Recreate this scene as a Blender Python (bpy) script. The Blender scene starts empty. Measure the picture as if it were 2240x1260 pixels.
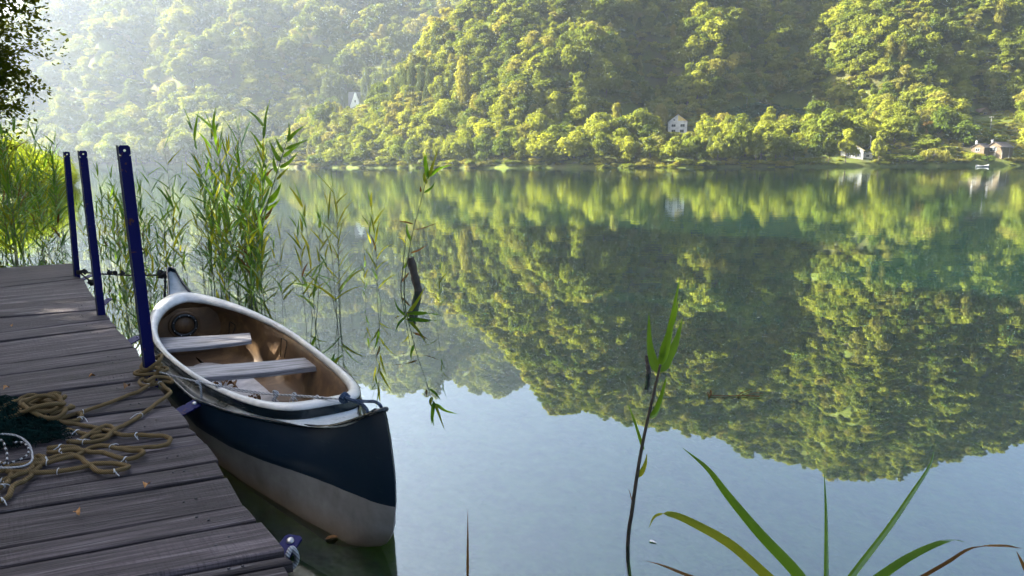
import bpy, math, random
import numpy as np
from mathutils import Vector
random.seed(7); rng = np.random.default_rng(7)
sc = bpy.context.scene
COL = sc.collection
PI = math.pi

# ------------------------------------------------------------------ camera maths (photo pixels 2240 x 1260)
F = 1493.33; TH = math.atan(273 / F); RO = math.radians(0.26); H = 1.6
cT, sT, cR, sR = math.cos(TH), math.sin(TH), math.cos(RO), math.sin(RO)
def ray(px, py):
    x = (px - 1120) / F; y = (630 - py) / F
    x, y = cR * x - sR * y, sR * x + cR * y
    return np.array([x, cT + y * sT, -sT + y * cT])
def at(px, py, z):
    r = ray(px, py); t = (z - H) / r[2]; return r * t + np.array([0, 0, H])
def atY(px, py, Y):
    r = ray(px, py); return r * (Y / r[1]) + np.array([0, 0, H])
def proj(P):
    P = np.atleast_2d(np.asarray(P, float)); v = P - [0, 0, H]
    f = v[:, 1] * cT - v[:, 2] * sT; u = v[:, 1] * sT + v[:, 2] * cT
    f = np.where(f < .1, .1, f); x, y = v[:, 0] / f, u / f
    x, y = cR * x + sR * y, -sR * x + cR * y
    return np.stack([1120 + x * F, 630 - y * F], 1)

# ------------------------------------------------------------------ object helpers
def tag(o, label=None, cat=None, group=None, kind=None):
    if label: o['label'] = label
    if cat: o['category'] = cat
    if group: o['group'] = group
    if kind: o['kind'] = kind
    return o
def mesh(name, V, Fc, mats=None, smooth=True, midx=None, uv=None):
    me = bpy.data.meshes.new(name)
    V = np.asarray(V, np.float32).reshape(-1, 3)
    if isinstance(Fc, np.ndarray):
        n, k = Fc.shape
        me.vertices.add(len(V)); me.vertices.foreach_set('co', V.ravel())
        me.loops.add(n * k); me.loops.foreach_set('vertex_index', Fc.astype(np.int32).ravel())
        me.polygons.add(n); me.polygons.foreach_set('loop_start', np.arange(n, dtype=np.int32) * k)
        me.update(calc_edges=True)
    else:
        me.from_pydata([tuple(v) for v in V.tolist()], [], Fc)
    for m in (mats if isinstance(mats, (list, tuple)) else [mats]):
        if m: me.materials.append(m)
    if midx is not None: me.polygons.foreach_set('material_index', np.asarray(midx, np.int32))
    me.polygons.foreach_set('use_smooth', np.full(len(me.polygons), smooth))
    if uv is not None:
        l = me.uv_layers.new(name='UVMap'); l.data.foreach_set('uv', np.asarray(uv, np.float32).ravel())
    me.update()
    return me
def obj(name, me, parent=None, loc=None, rz=0, scale=None):
    o = bpy.data.objects.new(name, me); COL.objects.link(o)
    if parent: o.parent = parent
    if loc is not None: o.location = loc
    if rz: o.rotation_euler = (0, 0, rz)
    if scale is not None: o.scale = scale
    return o
class MB:
    """collects shapes into one mesh"""
    def __init__(s): s.V = []; s.F = []; s.n = 0; s.M = []; s.UV = []
    def add(s, V, Fc, m=0, uv=None):
        V = np.asarray(V, float).reshape(-1, 3); s.V.append(V)
        for i, f in enumerate(Fc):
            s.F.append([int(a) + s.n for a in f]); s.M.append(m)
            s.UV += list(uv[i]) if uv is not None else [(0, 0)] * len(f)
        s.n += len(V)
    def box(s, c, size, rz=0, m=0, tilt=0):
        x, y, z = [d / 2 for d in size]
        P = np.array([[sx * x, sy * y, sz * z] for sz in (-1, 1) for sy in (-1, 1) for sx in (-1, 1)])
        ca, sa = math.cos(rz), math.sin(rz)
        P = P @ np.array([[ca, sa, 0], [-sa, ca, 0], [0, 0, 1]]) + np.asarray(c)
        s.add(P, [[0, 2, 3, 1], [4, 5, 7, 6], [0, 1, 5, 4], [2, 6, 7, 3], [0, 4, 6, 2], [1, 3, 7, 5]], m)
    def tube(s, P, r, k=6, m=0, caps=True, closed=False):
        P = np.asarray(P, float); n = len(P); r = np.broadcast_to(np.asarray(r, float), (n,))
        T = np.gradient(P, axis=0) if not closed else np.roll(P, -1, 0) - np.roll(P, 1, 0)
        T /= np.linalg.norm(T, axis=1)[:, None] + 1e-12
        up = np.array([0, 0, 1.]) if abs(T[0][2]) < .8 else np.array([1., 0, 0])
        A = np.cross(T, up)
        for i in range(n):
            if np.linalg.norm(A[i]) < 1e-3: A[i] = np.cross(T[i], [0, 1, 0])
            if i and A[i] @ A[i - 1] < 0: A[i] *= -1
        A /= np.linalg.norm(A, axis=1)[:, None]; B = np.cross(T, A)
        th = np.arange(k) * 2 * PI / k
        V = P[:, None] + r[:, None, None] * (A[:, None] * np.cos(th)[None, :, None] + B[:, None] * np.sin(th)[None, :, None])
        Fc = []
        for i in range(n if closed else n - 1):
            j = (i + 1) % n
            for a in range(k):
                b = (a + 1) % k; Fc.append([i * k + a, i * k + b, j * k + b, j * k + a])
        if caps and not closed: Fc += [list(range(k))[::-1], [(n - 1) * k + a for a in range(k)]]
        s.add(V.reshape(-1, 3), Fc, m)
    def build(s, name, mats, parent=None, smooth=True, origin=None):
        V = np.concatenate(s.V)
        if origin is not None: V = V - np.asarray(origin)
        me = mesh(name, V, s.F, mats, smooth, s.M, s.UV)
        return obj(name, me, parent, origin if parent is None else None)
def smooth_path(P, sub=6):
    P = np.asarray(P, float); Q = np.vstack([2 * P[0] - P[1], P, 2 * P[-1] - P[-2]]); out = []
    for i in range(1, len(Q) - 2):
        p0, p1, p2, p3 = Q[i - 1:i + 3]
        for t in np.arange(sub) / sub:
            out.append(.5 * ((2 * p1) + (-p0 + p2) * t + (2 * p0 - 5 * p1 + 4 * p2 - p3) * t * t + (-p0 + 3 * p1 - 3 * p2 + p3) * t ** 3))
    out.append(P[-1]); return np.array(out)

# ------------------------------------------------------------------ materials
class NT:
    def __init__(s, name):
        s.m = bpy.data.materials.new(name); s.m.use_nodes = True; s.t = s.m.node_tree; s.t.nodes.clear()
        s.out = s.n('ShaderNodeOutputMaterial')
    def n(s, typ, **kw):
        nd = s.t.nodes.new(typ)
        for k, v in kw.items(): setattr(nd, k, v)
        return nd
    def set(s, sock, v):
        if isinstance(v, bpy.types.NodeSocket): s.t.links.new(v, sock)
        elif v is not None:
            if isinstance(v, (tuple, list)) and len(v) == 3 and sock.type == 'RGBA': v = (*v, 1)
            sock.default_value = v
    def coord(s, which='Object', scale=(1, 1, 1), off=None):
        c = s.n('ShaderNodeTexCoord').outputs[which]; m = s.n('ShaderNodeMapping'); s.set(m.inputs['Vector'], c)
        m.inputs['Scale'].default_value = scale
        if off is not None: s.set(m.inputs['Location'], off)
        return m.outputs[0]
    def noise(s, vec, scale=5, detail=3, rough=.5, dist=0):
        n = s.n('ShaderNodeTexNoise'); s.set(n.inputs['Vector'], vec); n.inputs['Scale'].default_value = scale
        n.inputs['Detail'].default_value = detail; n.inputs['Roughness'].default_value = rough; n.inputs['Distortion'].default_value = dist
        return n.outputs[0]
    def ramp(s, fac, stops, interp='LINEAR'):
        r = s.n('ShaderNodeValToRGB'); s.set(r.inputs[0], fac); e = r.color_ramp.elements; r.color_ramp.interpolation = interp
        while len(e) < len(stops): e.new(.5)
        for i, (p, c) in enumerate(stops):
            e[i].position = p; e[i].color = (c, c, c, 1) if isinstance(c, (int, float)) else (*c, 1)
        return r.outputs[0]
    def math(s, op, a, b=0, c=None, clamp=False):
        m = s.n('ShaderNodeMath', operation=op); m.use_clamp = clamp
        s.set(m.inputs[0], a); s.set(m.inputs[1], b)
        if c is not None: s.set(m.inputs[2], c)
        return m.outputs[0]
    def mix(s, fac, a, b, blend='MIX'):
        m = s.n('ShaderNodeMix', data_type='RGBA', blend_type=blend); s.set(m.inputs[0], fac); s.set(m.inputs[6], a); s.set(m.inputs[7], b)
        return m.outputs[2]
    def bump(s, h, strength=.3, dist=.01):
        b = s.n('ShaderNodeBump'); s.set(b.inputs['Height'], h); b.inputs['Strength'].default_value = strength; b.inputs['Distance'].default_value = dist
        return b.outputs[0]
    def princ(s, col, rough=.6, metal=0, normal=None, spec=.5, coat=0):
        p = s.n('ShaderNodeBsdfPrincipled'); s.set(p.inputs['Base Color'], col); s.set(p.inputs['Roughness'], rough); s.set(p.inputs['Metallic'], metal)
        p.inputs['Specular IOR Level'].default_value = spec; p.inputs['Coat Weight'].default_value = coat
        if normal is not None: s.set(p.inputs['Normal'], normal)
        return p.outputs[0]
    def done(s, sh): s.set(s.out.inputs['Surface'], sh); return s.m

def simple(name, c, rough=.7, var=.25, scale=6, metal=0, bump=.15, coat=0, spec=.5):
    t = NT(name); v = t.coord('Object'); n = t.noise(v, scale, 5, .6)
    c = np.array(c); col = t.ramp(n, [(.3, tuple(c * (1 - var))), (.7, tuple(np.minimum(c * (1 + var), 1)))])
    return t.done(t.princ(col, rough, metal, t.bump(t.noise(v, scale * 5, 3), bump, .01), spec, coat))

def leaf_mat(name, dark, light, trans=.5, tcol=None, nscale=.35, rnd=.75, gloss=.0):
    """foliage: base colour varies with the plant and from clump to clump; light passes through the blades"""
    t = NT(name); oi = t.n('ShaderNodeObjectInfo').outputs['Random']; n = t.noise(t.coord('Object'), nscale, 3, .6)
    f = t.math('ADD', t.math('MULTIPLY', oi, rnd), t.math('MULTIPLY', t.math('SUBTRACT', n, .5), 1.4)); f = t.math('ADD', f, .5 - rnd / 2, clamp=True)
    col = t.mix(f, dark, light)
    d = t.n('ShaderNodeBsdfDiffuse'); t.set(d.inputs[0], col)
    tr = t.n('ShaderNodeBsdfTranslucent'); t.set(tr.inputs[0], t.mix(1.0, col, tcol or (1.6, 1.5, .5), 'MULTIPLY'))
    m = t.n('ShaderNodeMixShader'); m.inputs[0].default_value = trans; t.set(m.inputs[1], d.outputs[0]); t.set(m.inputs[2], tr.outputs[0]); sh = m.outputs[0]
    if gloss:
        g = t.n('ShaderNodeBsdfGlossy'); g.inputs['Roughness'].default_value = .4; g.inputs[0].default_value = (.8, .9, 1, 1)
        m2 = t.n('ShaderNodeMixShader'); fr = t.n('ShaderNodeFresnel'); fr.inputs[0].default_value = 1.4
        t.set(m2.inputs[0], t.math('MULTIPLY', fr.outputs[0], gloss)); t.set(m2.inputs[1], sh); t.set(m2.inputs[2], g.outputs[0]); sh = m2.outputs[0]
    return t.done(sh)

M = {}
M['crown'] = leaf_mat('foliage_broadleaf', (.065, .10, .016), (.25, .265, .032), .42, (1.3, 1.25, .5))
M['crown_pale'] = leaf_mat('foliage_pale', (.15, .16, .03), (.24, .22, .045), .45, (1.3, 1.25, .6))
M['crown_conifer'] = leaf_mat('foliage_conifer', (.05, .07, .025), (.09, .11, .035), .25, nscale=.6)
M['crown_autumn'] = leaf_mat('foliage_rusty', (.18, .12, .04), (.25, .17, .06), .35)
M['thicket'] = leaf_mat('foliage_bluish', (.035, .085, .05), (.06, .12, .07), .2, (1.2, 1.4, .8))
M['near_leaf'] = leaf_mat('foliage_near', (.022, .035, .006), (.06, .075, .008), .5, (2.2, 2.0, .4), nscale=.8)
M['reed'] = leaf_mat('reed_green', (.05, .12, .014), (.15, .26, .03), .5, (1.6, 1.6, .5), nscale=2.5, gloss=.2)
M['reed_yellow'] = leaf_mat('reed_yellowish', (.15, .21, .025), (.28, .31, .045), .5, (1.5, 1.3, .4), nscale=3)
M['reed_brown'] = leaf_mat('reed_dry', (.09, .05, .02), (.24, .14, .05), .3, (1.3, 1.1, .6), nscale=5)
M['reed_bed'] = leaf_mat('reed_bed_green', (.08, .13, .016), (.17, .21, .024), .5, (1.5, 1.5, .4), nscale=.5)
M['stem'] = simple('reed_stem', (.055, .075, .025), .5, .4, 8)
M['stem_dark'] = simple('reed_stem_dark', (.035, .028, .018), .5, .4, 12)
M['bark'] = simple('bark', (.09, .07, .055), .9, .4, 3, bump=.6)

def ground_mat():
    t = NT('ground_earth_grass'); v = t.coord('Object'); a = t.noise(v, .05, 4, .6); b = t.noise(v, .8, 4, .7)
    g = t.mix(b, (.03, .045, .01), (.12, .145, .025)); e = t.mix(b, (.04, .034, .02), (.08, .065, .04))
    col = t.mix(t.ramp(a, [(.5, 0.), (.62, .8)]), g, e)
    z = t.n('ShaderNodeSeparateXYZ'); t.set(z.inputs[0], v)
    mud = t.ramp(t.math('ADD', t.math('MULTIPLY', z.outputs[2], .5), .5), [(.40, 1.), (.47, 0.)])
    bed = t.ramp(t.noise(v, 2.2, 5, .65), [(.35, (.04, .07, .008)), (.55, (.12, .20, .015)), (.75, (.20, .28, .03))])
    dl = t.n('ShaderNodeVectorMath', operation='LENGTH'); t.set(dl.inputs[0], v); bed = t.mix(t.ramp(t.math('DIVIDE', dl.outputs['Value'], 200), [(.15, 0.), (.5, 1.)]), bed, (.03, .032, .02)); col = t.mix(mud, col, bed)
    return t.done(t.princ(col, .95, 0, t.bump(t.noise(v, 1.5, 4, .7), .5, .3), .1))
M['ground'] = ground_mat()

def water_mat():
    t = NT('lake_water'); v = t.coord('Object')
    big = t.noise(t.coord('Object', (.5, 1, 1)), .55, 2, .5); mid = t.noise(t.coord('Object', (.45, 1, 1)), 3.2, 3, .55)
    patch = t.ramp(t.noise(t.coord('Object', (.5, 1, 1)), .035, 3, .6), [(.38, .12), (.62, 1.)])
    ln = t.n('ShaderNodeVectorMath', operation='LENGTH'); t.set(ln.inputs[0], v)
    far = t.ramp(t.math('DIVIDE', ln.outputs['Value'], 40), [(.06, .010), (.2, .3), (1., 1.)])
    streak = t.noise(t.coord('Object', (.10, 1, 1)), 2.4, 2, .5)
    h = t.math('ADD', t.math('MULTIPLY', streak, .0022), t.math('MULTIPLY', big, .004)); h = t.math('ADD', h, t.math('MULTIPLY', t.math('MULTIPLY', mid, patch), .0030))
    nrm = t.bump(t.math('MULTIPLY', h, far), 1, 1)
    fr = t.n('ShaderNodeFresnel'); fr.inputs[0].default_value = 1.33; t.set(fr.inputs['Normal'], nrm)
    fac = t.math('POWER', fr.outputs[0], .39, clamp=True)
    gl = t.n('ShaderNodeBsdfGlossy'); gl.inputs['Roughness'].default_value = 0.0; t.set(gl.inputs['Normal'], nrm); gl.inputs[0].default_value = (.90, .96, .95, 1)
    tr = t.n('ShaderNodeBsdfTransparent'); tr.inputs[0].default_value = (.62, .85, .58, 1)
    df = t.n('ShaderNodeBsdfDiffuse'); df.inputs[0].default_value = (.002, .022, .011, 1)
    m1 = t.n('ShaderNodeMixShader'); t.set(m1.inputs[0], t.ramp(t.math('DIVIDE', ln.outputs['Value'], 20), [(.1, .18), (.6, .9)]))
    t.set(m1.inputs[1], tr.outputs[0]); t.set(m1.inputs[2], df.outputs[0])
    m2 = t.n('ShaderNodeMixShader'); t.set(m2.inputs[0], fac); t.set(m2.inputs[1], m1.outputs[0]); t.set(m2.inputs[2], gl.outputs[0])
    return t.done(m2.outputs[0])
M['water'] = water_mat()

def plank_mat():
    t = NT('weathered_plank'); uv = t.n('ShaderNodeTexCoord').outputs['UV']
    def mp(sc_):
        m = t.n('ShaderNodeMapping'); t.set(m.inputs[0], uv); m.inputs['Scale'].default_value = sc_; return m.outputs[0]
    grain = t.noise(mp((1.6, 42, 1)), 1, 6, .68, .5); fine = t.noise(mp((7, 200, 1)), 1, 3, .6)
    w = t.n('ShaderNodeTexWave', wave_type='BANDS', bands_direction='Y'); t.set(w.inputs[0], mp((.35, 5, 1))); w.inputs['Scale'].default_value = 2.2; w.inputs['Distortion'].default_value = 9; w.inputs['Detail'].default_value = 2; w.inputs['Detail Scale'].default_value = .9
    saw = t.noise(mp((75, 5, 1)), 1, 2, .6); sawp = t.ramp(t.noise(mp((2.2, 2.5, 1)), 1, 2), [(.42, 0.), (.6, 1.)])
    big = t.noise(mp((.7, 1.2, 1)), 1, 3)
    col = t.ramp(grain, [(.32, (.011, .009, .010)), (.5, (.052, .043, .047)), (.68, (.16, .137, .146))])
    col = t.mix(t.math('MULTIPLY', t.ramp(w.outputs[1], [(.0, .8), (.25, 0.)]), .45), col, (.06, .05, .05))
    col = t.mix(t.math('MULTIPLY', t.math('MULTIPLY', t.ramp(saw, [(.38, 1.), (.5, 0.)]), sawp), .6), col, (.045, .038, .042))
    col = t.mix(t.ramp(big, [(.3, .55), (.65, 0.)]), col, t.mix(1, col, (.62, .56, .56), 'MULTIPLY'))
    tone = t.noise(mp((.03, .35, 1)), 1, 2, .5); col = t.mix(1, col, t.ramp(tone, [(.35, (.62, .60, .60)), (.65, (1.25, 1.22, 1.22))]), 'MULTIPLY')
    crack = t.noise(mp((2.2, 95, 1)), 1, 2, .5, .8); col = t.mix(t.ramp(crack, [(.30, .85), (.37, 0.)]), col, (.012, .01, .01)); hi = t.noise(mp((3, 130, 1)), 1, 3, .6); col = t.mix(t.ramp(hi, [(.58, 0.), (.72, .45)]), col, (.30, .28, .29))
    k = t.n('ShaderNodeTexVoronoi'); t.set(k.inputs['Vector'], mp((1.1, 4.5, 1))); k.inputs['Scale'].default_value = 1.0
    col = t.mix(t.ramp(k.outputs['Distance'], [(.03, .9), (.1, 0.)]), col, (.03, .022, .02))
    hgt = t.math('ADD', t.math('ADD', grain, t.math('MULTIPLY', fine, .4)), t.math('MULTIPLY', t.math('MULTIPLY', saw, sawp), .5))
    return t.done(t.princ(col, .72, 0, t.bump(hgt, 1, .009), .3))
M['plank'] = plank_mat()

def hull_mat():
    t = NT('hull_navy_over_white'); v = t.coord('Object'); s = t.n('ShaderNodeSeparateXYZ'); t.set(s.inputs[0], v)
    d = t.n('ShaderNodeVectorMath', operation='LENGTH'); m = t.n('ShaderNodeMapping'); t.set(m.inputs[0], v); m.inputs['Scale'].default_value = (1, 1, 0); t.set(d.inputs[0], m.outputs[0])
    line = t.math('MULTIPLY_ADD', t.math('POWER', d.outputs['Value'], 2), .0095, .195)
    n = t.noise(v, 9, 4, .6); f = t.math('GREATER_THAN', t.math('ADD', s.outputs[2], t.math('MULTIPLY', n, .008)), line)
    white = t.ramp(t.noise(v, 2.5, 5, .65), [(.3, (.16, .15, .14)), (.6, (.34, .32, .30))])
    low = t.ramp(t.math('ADD', s.outputs[2], t.math('MULTIPLY', n, .06)), [(.02, 1.), (.16, 0.)]); white = t.mix(t.math('MULTIPLY', low, .75), white, (.15, .085, .03))
    sc1 = t.noise(t.coord('Object', (4, 4, 30)), 2.5, 5, .7); navy = t.mix(t.ramp(sc1, [(.62, 0.), (.75, .35)]), (.004, .013, .026), (.06, .09, .08))
    col = t.mix(f, white, navy); r = t.math('ADD', t.math('MULTIPLY', f, -.14), .48); r = t.math('ADD', r, t.math('MULTIPLY', n, .15))
    return t.done(t.princ(col, r, 0, t.bump(t.noise(v, 30, 3), .06, .004), .2))
M['hull'] = hull_mat()
def deck_mat():
    t = NT('deck_grimy_white'); v = t.coord('Object'); n = t.noise(v, 5, 5, .7)
    col = t.ramp(n, [(.3, (.13, .18, .17)), (.48, (.40, .44, .45)), (.7, (.55, .58, .60))])
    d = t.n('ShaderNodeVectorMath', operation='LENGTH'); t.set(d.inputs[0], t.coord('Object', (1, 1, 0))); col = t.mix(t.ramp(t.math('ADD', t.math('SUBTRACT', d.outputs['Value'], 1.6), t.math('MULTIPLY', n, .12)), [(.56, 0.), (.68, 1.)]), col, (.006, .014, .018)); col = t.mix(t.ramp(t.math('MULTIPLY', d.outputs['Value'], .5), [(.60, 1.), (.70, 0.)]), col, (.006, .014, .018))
    return t.done(t.princ(col, t.ramp(n, [(.3, .55), (.6, .25)]), 0, t.bump(t.noise(v, 60, 3), .1, .004)))
M['deck'] = deck_mat()
M['navy'] = simple('gelcoat_navy', (.005, .012, .018), .22, .4, 7, bump=.04)
M['rim'] = simple('rim_off_white', (.50, .50, .485), .38, .2, 11, bump=.05)
def inner_mat():
    t = NT('interior_tan_stained'); v = t.coord('Object'); n = t.noise(v, 3.2, 6, .7, .6); m = t.noise(t.coord('Object', (1, 1, .25)), 14, 3, .6)
    col = t.ramp(n, [(.28, (.03, .016, .007)), (.5, (.12, .06, .022)), (.68, (.27, .155, .06))]); col = t.mix(t.math('MULTIPLY', m, .5), col, (.07, .04, .02))
    return t.done(t.princ(col, .6, 0, t.bump(n, .3, .01)))
M['inner'] = inner_mat()
def seat_mat():
    t = NT('seat_grey_wood'); uv = t.n('ShaderNodeTexCoord').outputs['UV']; m = t.n('ShaderNodeMapping'); t.set(m.inputs[0], uv); m.inputs['Scale'].default_value = (3, 60, 1)
    g = t.noise(m.outputs[0], 1, 5, .65, .4); col = t.ramp(g, [(.35, (.07, .065, .065)), (.55, (.26, .25, .26)), (.75, (.42, .41, .42))])
    return t.done(t.princ(col, .6, 0, t.bump(g, .4, .004)))
M['seat'] = seat_mat()
M['black'] = simple('black_rubber', (.012, .012, .012), .45, .3, 20)
M['bolt'] = simple('bolt_steel', (.45, .45, .45), .4, .2, 20, metal=.8)
def blue_mat():
    t = NT('blue_painted_steel'); v = t.coord('Object'); n = t.noise(v, 14, 6, .75)
    z = t.n('ShaderNodeSeparateXYZ'); t.set(z.inputs[0], v)
    col = t.mix(t.ramp(n, [(.61, 0.), (.66, 1.)]), t.mix(t.noise(v, 3, 3), (.001, .002, .045), (.002, .004, .08)), (.07, .03, .015))
    return t.done(t.princ(col, .55, .0, t.bump(n, .25, .004), .12))
M['blue'] = blue_mat()
M['edge'] = simple('steel_edge_dark', (.012, .012, .02), .5, .5, 20)
def rope_mat(name, a, b, sc_=160):
    t = NT(name); v = t.coord('Object'); w = t.n('ShaderNodeTexWave', wave_type='BANDS', bands_direction='DIAGONAL'); t.set(w.inputs[0], v); w.inputs['Scale'].default_value = sc_ / 6; w.inputs['Distortion'].default_value = 1.5
    n = t.noise(v, 30, 5, .75); col = t.mix(t.math('MULTIPLY', t.math('ADD', w.outputs[1], n), .5), a, b)
    return t.done(t.princ(col, .9, 0, t.bump(t.math('ADD', w.outputs[1], n), .7, .003), .15))
M['rope'] = rope_mat('rope_tan', (.05, .034, .015), (.24, .165, .075), 420)
M['rope_grey'] = rope_mat('rope_grey', (.22, .22, .23), (.5, .5, .5), 260)
M['rope_blue'] = rope_mat('rope_blue', (.015, .03, .06), (.05, .08, .14), 260)
M['rope_dark'] = rope_mat('rope_dark', (.01, .01, .012), (.05, .05, .05), 260)
M['twine'] = simple('twine_white', (.55, .55, .55), .8, .2, 30)
M['net'] = simple('net_green', (.0015, .012, .011), .95, .5, 18, spec=.05)
M['dryleaf'] = simple('dry_leaf', (.16, .075, .02), .8, .6, 40)
M['dryleaf2'] = simple('dry_leaf_orange', (.38, .18, .05), .8, .4, 40)
M['deadwood'] = simple('wet_dead_wood', (.035, .026, .02), .6, .5, 14, bump=.8)
M['plaster'] = simple('plaster_white', (.42, .42, .43), .9, .15, .8)
M['plaster_dirty'] = simple('plaster_unfinished', (.50, .49, .47), .9, .3, .7)
M['yellow_wall'] = simple('wall_yellow', (.62, .48, .16), .9, .15, .8)
M['timber'] = simple('timber_orange', (.075, .054, .03), .8, .3, 1.5)
M['roof_dark'] = simple('roof_dark_tiles', (.035, .028, .03), .8, .3, 2)
M['roof_grey'] = simple('roof_grey_tiles', (.15, .155, .17), .8, .15, 2)
M['roof_red'] = simple('roof_rusty_tiles', (.11, .07, .055), .8, .3, 2)
M['roof_straw'] = simple('roof_yellowed', (.45, .38, .16), .85, .2, 2)
M['pane'] = simple('window_glass_dark', (.02, .025, .03), .15, .2, 2)
M['paint_white'] = simple('paint_white', (.42, .42, .43), .6, .06, 3)
M['concrete'] = simple('concrete_pole', (.2, .2, .2), .9, .15, 3)

# ------------------------------------------------------------------ terrain
def sn(x, y, L, seed, octs=4, gain=.5):
    r = np.random.default_rng(seed); out = np.zeros(np.broadcast(x, y).shape); a = 1.0; tot = 0
    for o in range(octs):
        k = 2 * PI / (L / 2 ** o)
        for j in range(5):
            th = r.uniform(0, PI * 2); ph = r.uniform(0, 2 * PI); kk = k * r.uniform(.7, 1.4)
            out = out + a * np.sin(kk * (x * math.cos(th) + y * math.sin(th)) + ph) / 2.2
        tot += a; a *= gain
    return out / tot
def ss(t): t = np.clip(t, 0, 1); return t * t * (3 - 2 * t)
S_ = lambda s, xs, ys: np.interp(s, xs, ys)
BANK = np.array([(-60, -40), (-11.5, -3), (-8.2, 2), (-7.8, 7.5), (-9.2, 10.5), (-13, 15), (-18.5, 24), (-24, 34), (-35, 53), (-50, 75), (-90, 110), (-400, 200)], float)
def bank_dist(x, y):
    """positive on the left bank"""
    d = np.full(np.broadcast(x, y).shape, 1e9)
    for a, b in zip(BANK[:-1], BANK[1:]):
        ab = b - a; L2 = ab @ ab; t = np.clip(((x - a[0]) * ab[0] + (y - a[1]) * ab[1]) / L2, 0, 1)
        d = np.minimum(d, np.hypot(x - a[0] - t * ab[0], y - a[1] - t * ab[1]))
    xb = np.interp(y, BANK[:, 1], BANK[:, 0]); side = np.where((x < xb) & (y < 200), 1, -1)
    return d * side
def shore(s): return S_(s, [-.40, -.36, -.30, -.2, 0, .25, .5, .75, 1.3], [420, 350, 300, 270, 232, 212, 222, 238, 250])
def Hgt(x, y):
    x = np.asarray(x, float); y = np.asarray(y, float); yy = np.maximum(y, 60); s = x / yy
    # near hill
    Y0 = shore(s); t = yy - Y0
    Tw = S_(s, [-.4, -.1, .0, .1, .18, .3, .45, .55, .8], [18, 12, 10, 16, 45, 48, 50, 62, 70])
    ts = S_(s, [-.4, -.1, .0, .1, .18, .45, .55, .8], [.3, .3, .5, .45, .25, .24, .34, .36])
    sh = S_(s, [0, .1, .2, .3, .36, .41, .48, .55, .65, .8], [0, 5, 9, 16, 28, 34, 14, 0, 0, 6])
    us = S_(s, [-.4, -.2, 0, .3, .6, 1], [.55, .7, .85, .9, .95, .9])
    def prof(tt): return np.where(tt > 0, .5 * ss(tt / 2) + ts * np.clip(tt, 0, Tw) + us * np.maximum(0, tt - Tw - sh), 0)
    e = S_(s, [-.40, -.36, -.34, -.30, -.26, -.22, -.17, -.12, -.08, -.05, 0, .056, .15, .312, .414, .553, .631, .70, .80, 1.0, 1.3],
           [-.02, -.01, .015, .045, .075, .08, .11, .16, .19, .215,   .28, .35, .378, .41, .445, .485, .468, .44, .415, .38, .3])
    A0 = us * (Y0 + Tw + sh) - ts * Tw  # upper: h = us*Y - A0
    Yc = np.where(us - e > .05, A0 / np.maximum(us - e, .05), 400); cap = np.maximum(e * Yc, 0)
    pr = prof(t); amp = np.clip(t - Tw * .6, 0, 60) / 60
    pr = pr + amp * (sn(x, y, 75, 3) * 9.5 + sn(x * .5 + y, y * .2, 46, 5, 2) * 4)
    k = 6.0; near = -k * np.logaddexp(-pr / k, -np.maximum(cap, .01) / k); near = np.where(t > 0, np.maximum(near, .3 * ss(t / 1.5)), -99)
    near = np.where(s < -.37, -99, near)
    near = near - np.clip(yy - Yc - 60, 0, 400) * .25
    # far hill
    Yf = S_(s, [-1.3, -.36, 0, .5], [460, 450, 470, 520]); tf = yy - Yf
    ef = S_(s, [-1.4, -1.0, -.8, -.68, -.6, -.4, -.224, -.042, .1, .4, .6], [.10, .12, .16, .195, .225, .265, .32, .325, .30, .2, .1])
    pf = np.where(tf > 0, 1.2 * ss(tf / 3) + .12 * np.clip(tf, 0, 25) + .74 * np.maximum(0, tf - 25), 0)
    ampf = np.clip(tf - 20, 0, 90) / 90; pf = pf + ampf * (sn(x, y, 150, 11) * 30 + sn(x + y * .4, y * .3, 70, 13, 3) * 11)
    capf = ef * (.74 * (Yf + 25)) / (.74 - ef) ; k = 10.; far = -k * np.logaddexp(-pf / k, -capf / k); far = np.where(tf > 0, np.maximum(far, .3 * ss(tf / 2)), -99)
    far = far - np.clip(yy - 1000, 0, 600) * .2
    land = np.where(y > 150, np.maximum(near, far), -99)
    bd = bank_dist(x, y); bank = np.where(bd > 0, np.minimum(.28 * bd, .5 + .02 * bd) + .05 * sn(x, y, 6, 21), -.45 - .10 * np.clip(-bd - 3, 0, 60))
    bank = np.where(y < 150, bank, -6)
    bank = np.maximum(bank, -5.5)
    h = np.where(land > -50, land, bank)
    dn = np.minimum(np.abs(t), 50)
    h = np.where((land < -50) & (y > 150), -np.minimum(5.5, .3 + .4 * np.minimum(np.abs(t), np.abs(tf))), h)
    return h
def terrain_hit(px, py, y0=150, y1=900):
    r = ray(px, py); Y = np.arange(y0, y1, .5); P = r[None] * (Y / r[1])[:, None] + [0, 0, H]
    g = Hgt(P[:, 0], P[:, 1]); w = np.where(P[:, 2] < g)[0]
    if len(w) == 0: return None
    i = w[0]; return np.array([P[i, 0], P[i, 1], g[i]])
def warp(n, a, b, k): u = np.linspace(-1, 1, n); q = np.sinh(k * u) / math.sinh(k); return np.where(q < 0, -q * a, q * b)
gx = warp(420, -1300, 1300, 3.4)
gy = np.unique(np.round(np.concatenate([np.linspace(-45, 30, 60), np.linspace(30, 200, 70), np.linspace(200, 340, 120), np.linspace(340, 620, 120), np.linspace(620, 1500, 90)]), 3))
X, Y = np.meshgrid(gx, gy); Z = Hgt(X, Y); Z = np.where(Y < -30, np.minimum(Z, Z), Z)
nx, ny = len(gx), len(gy); ii = (np.arange(ny - 1)[:, None] * nx + np.arange(nx - 1)[None]).ravel()
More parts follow.
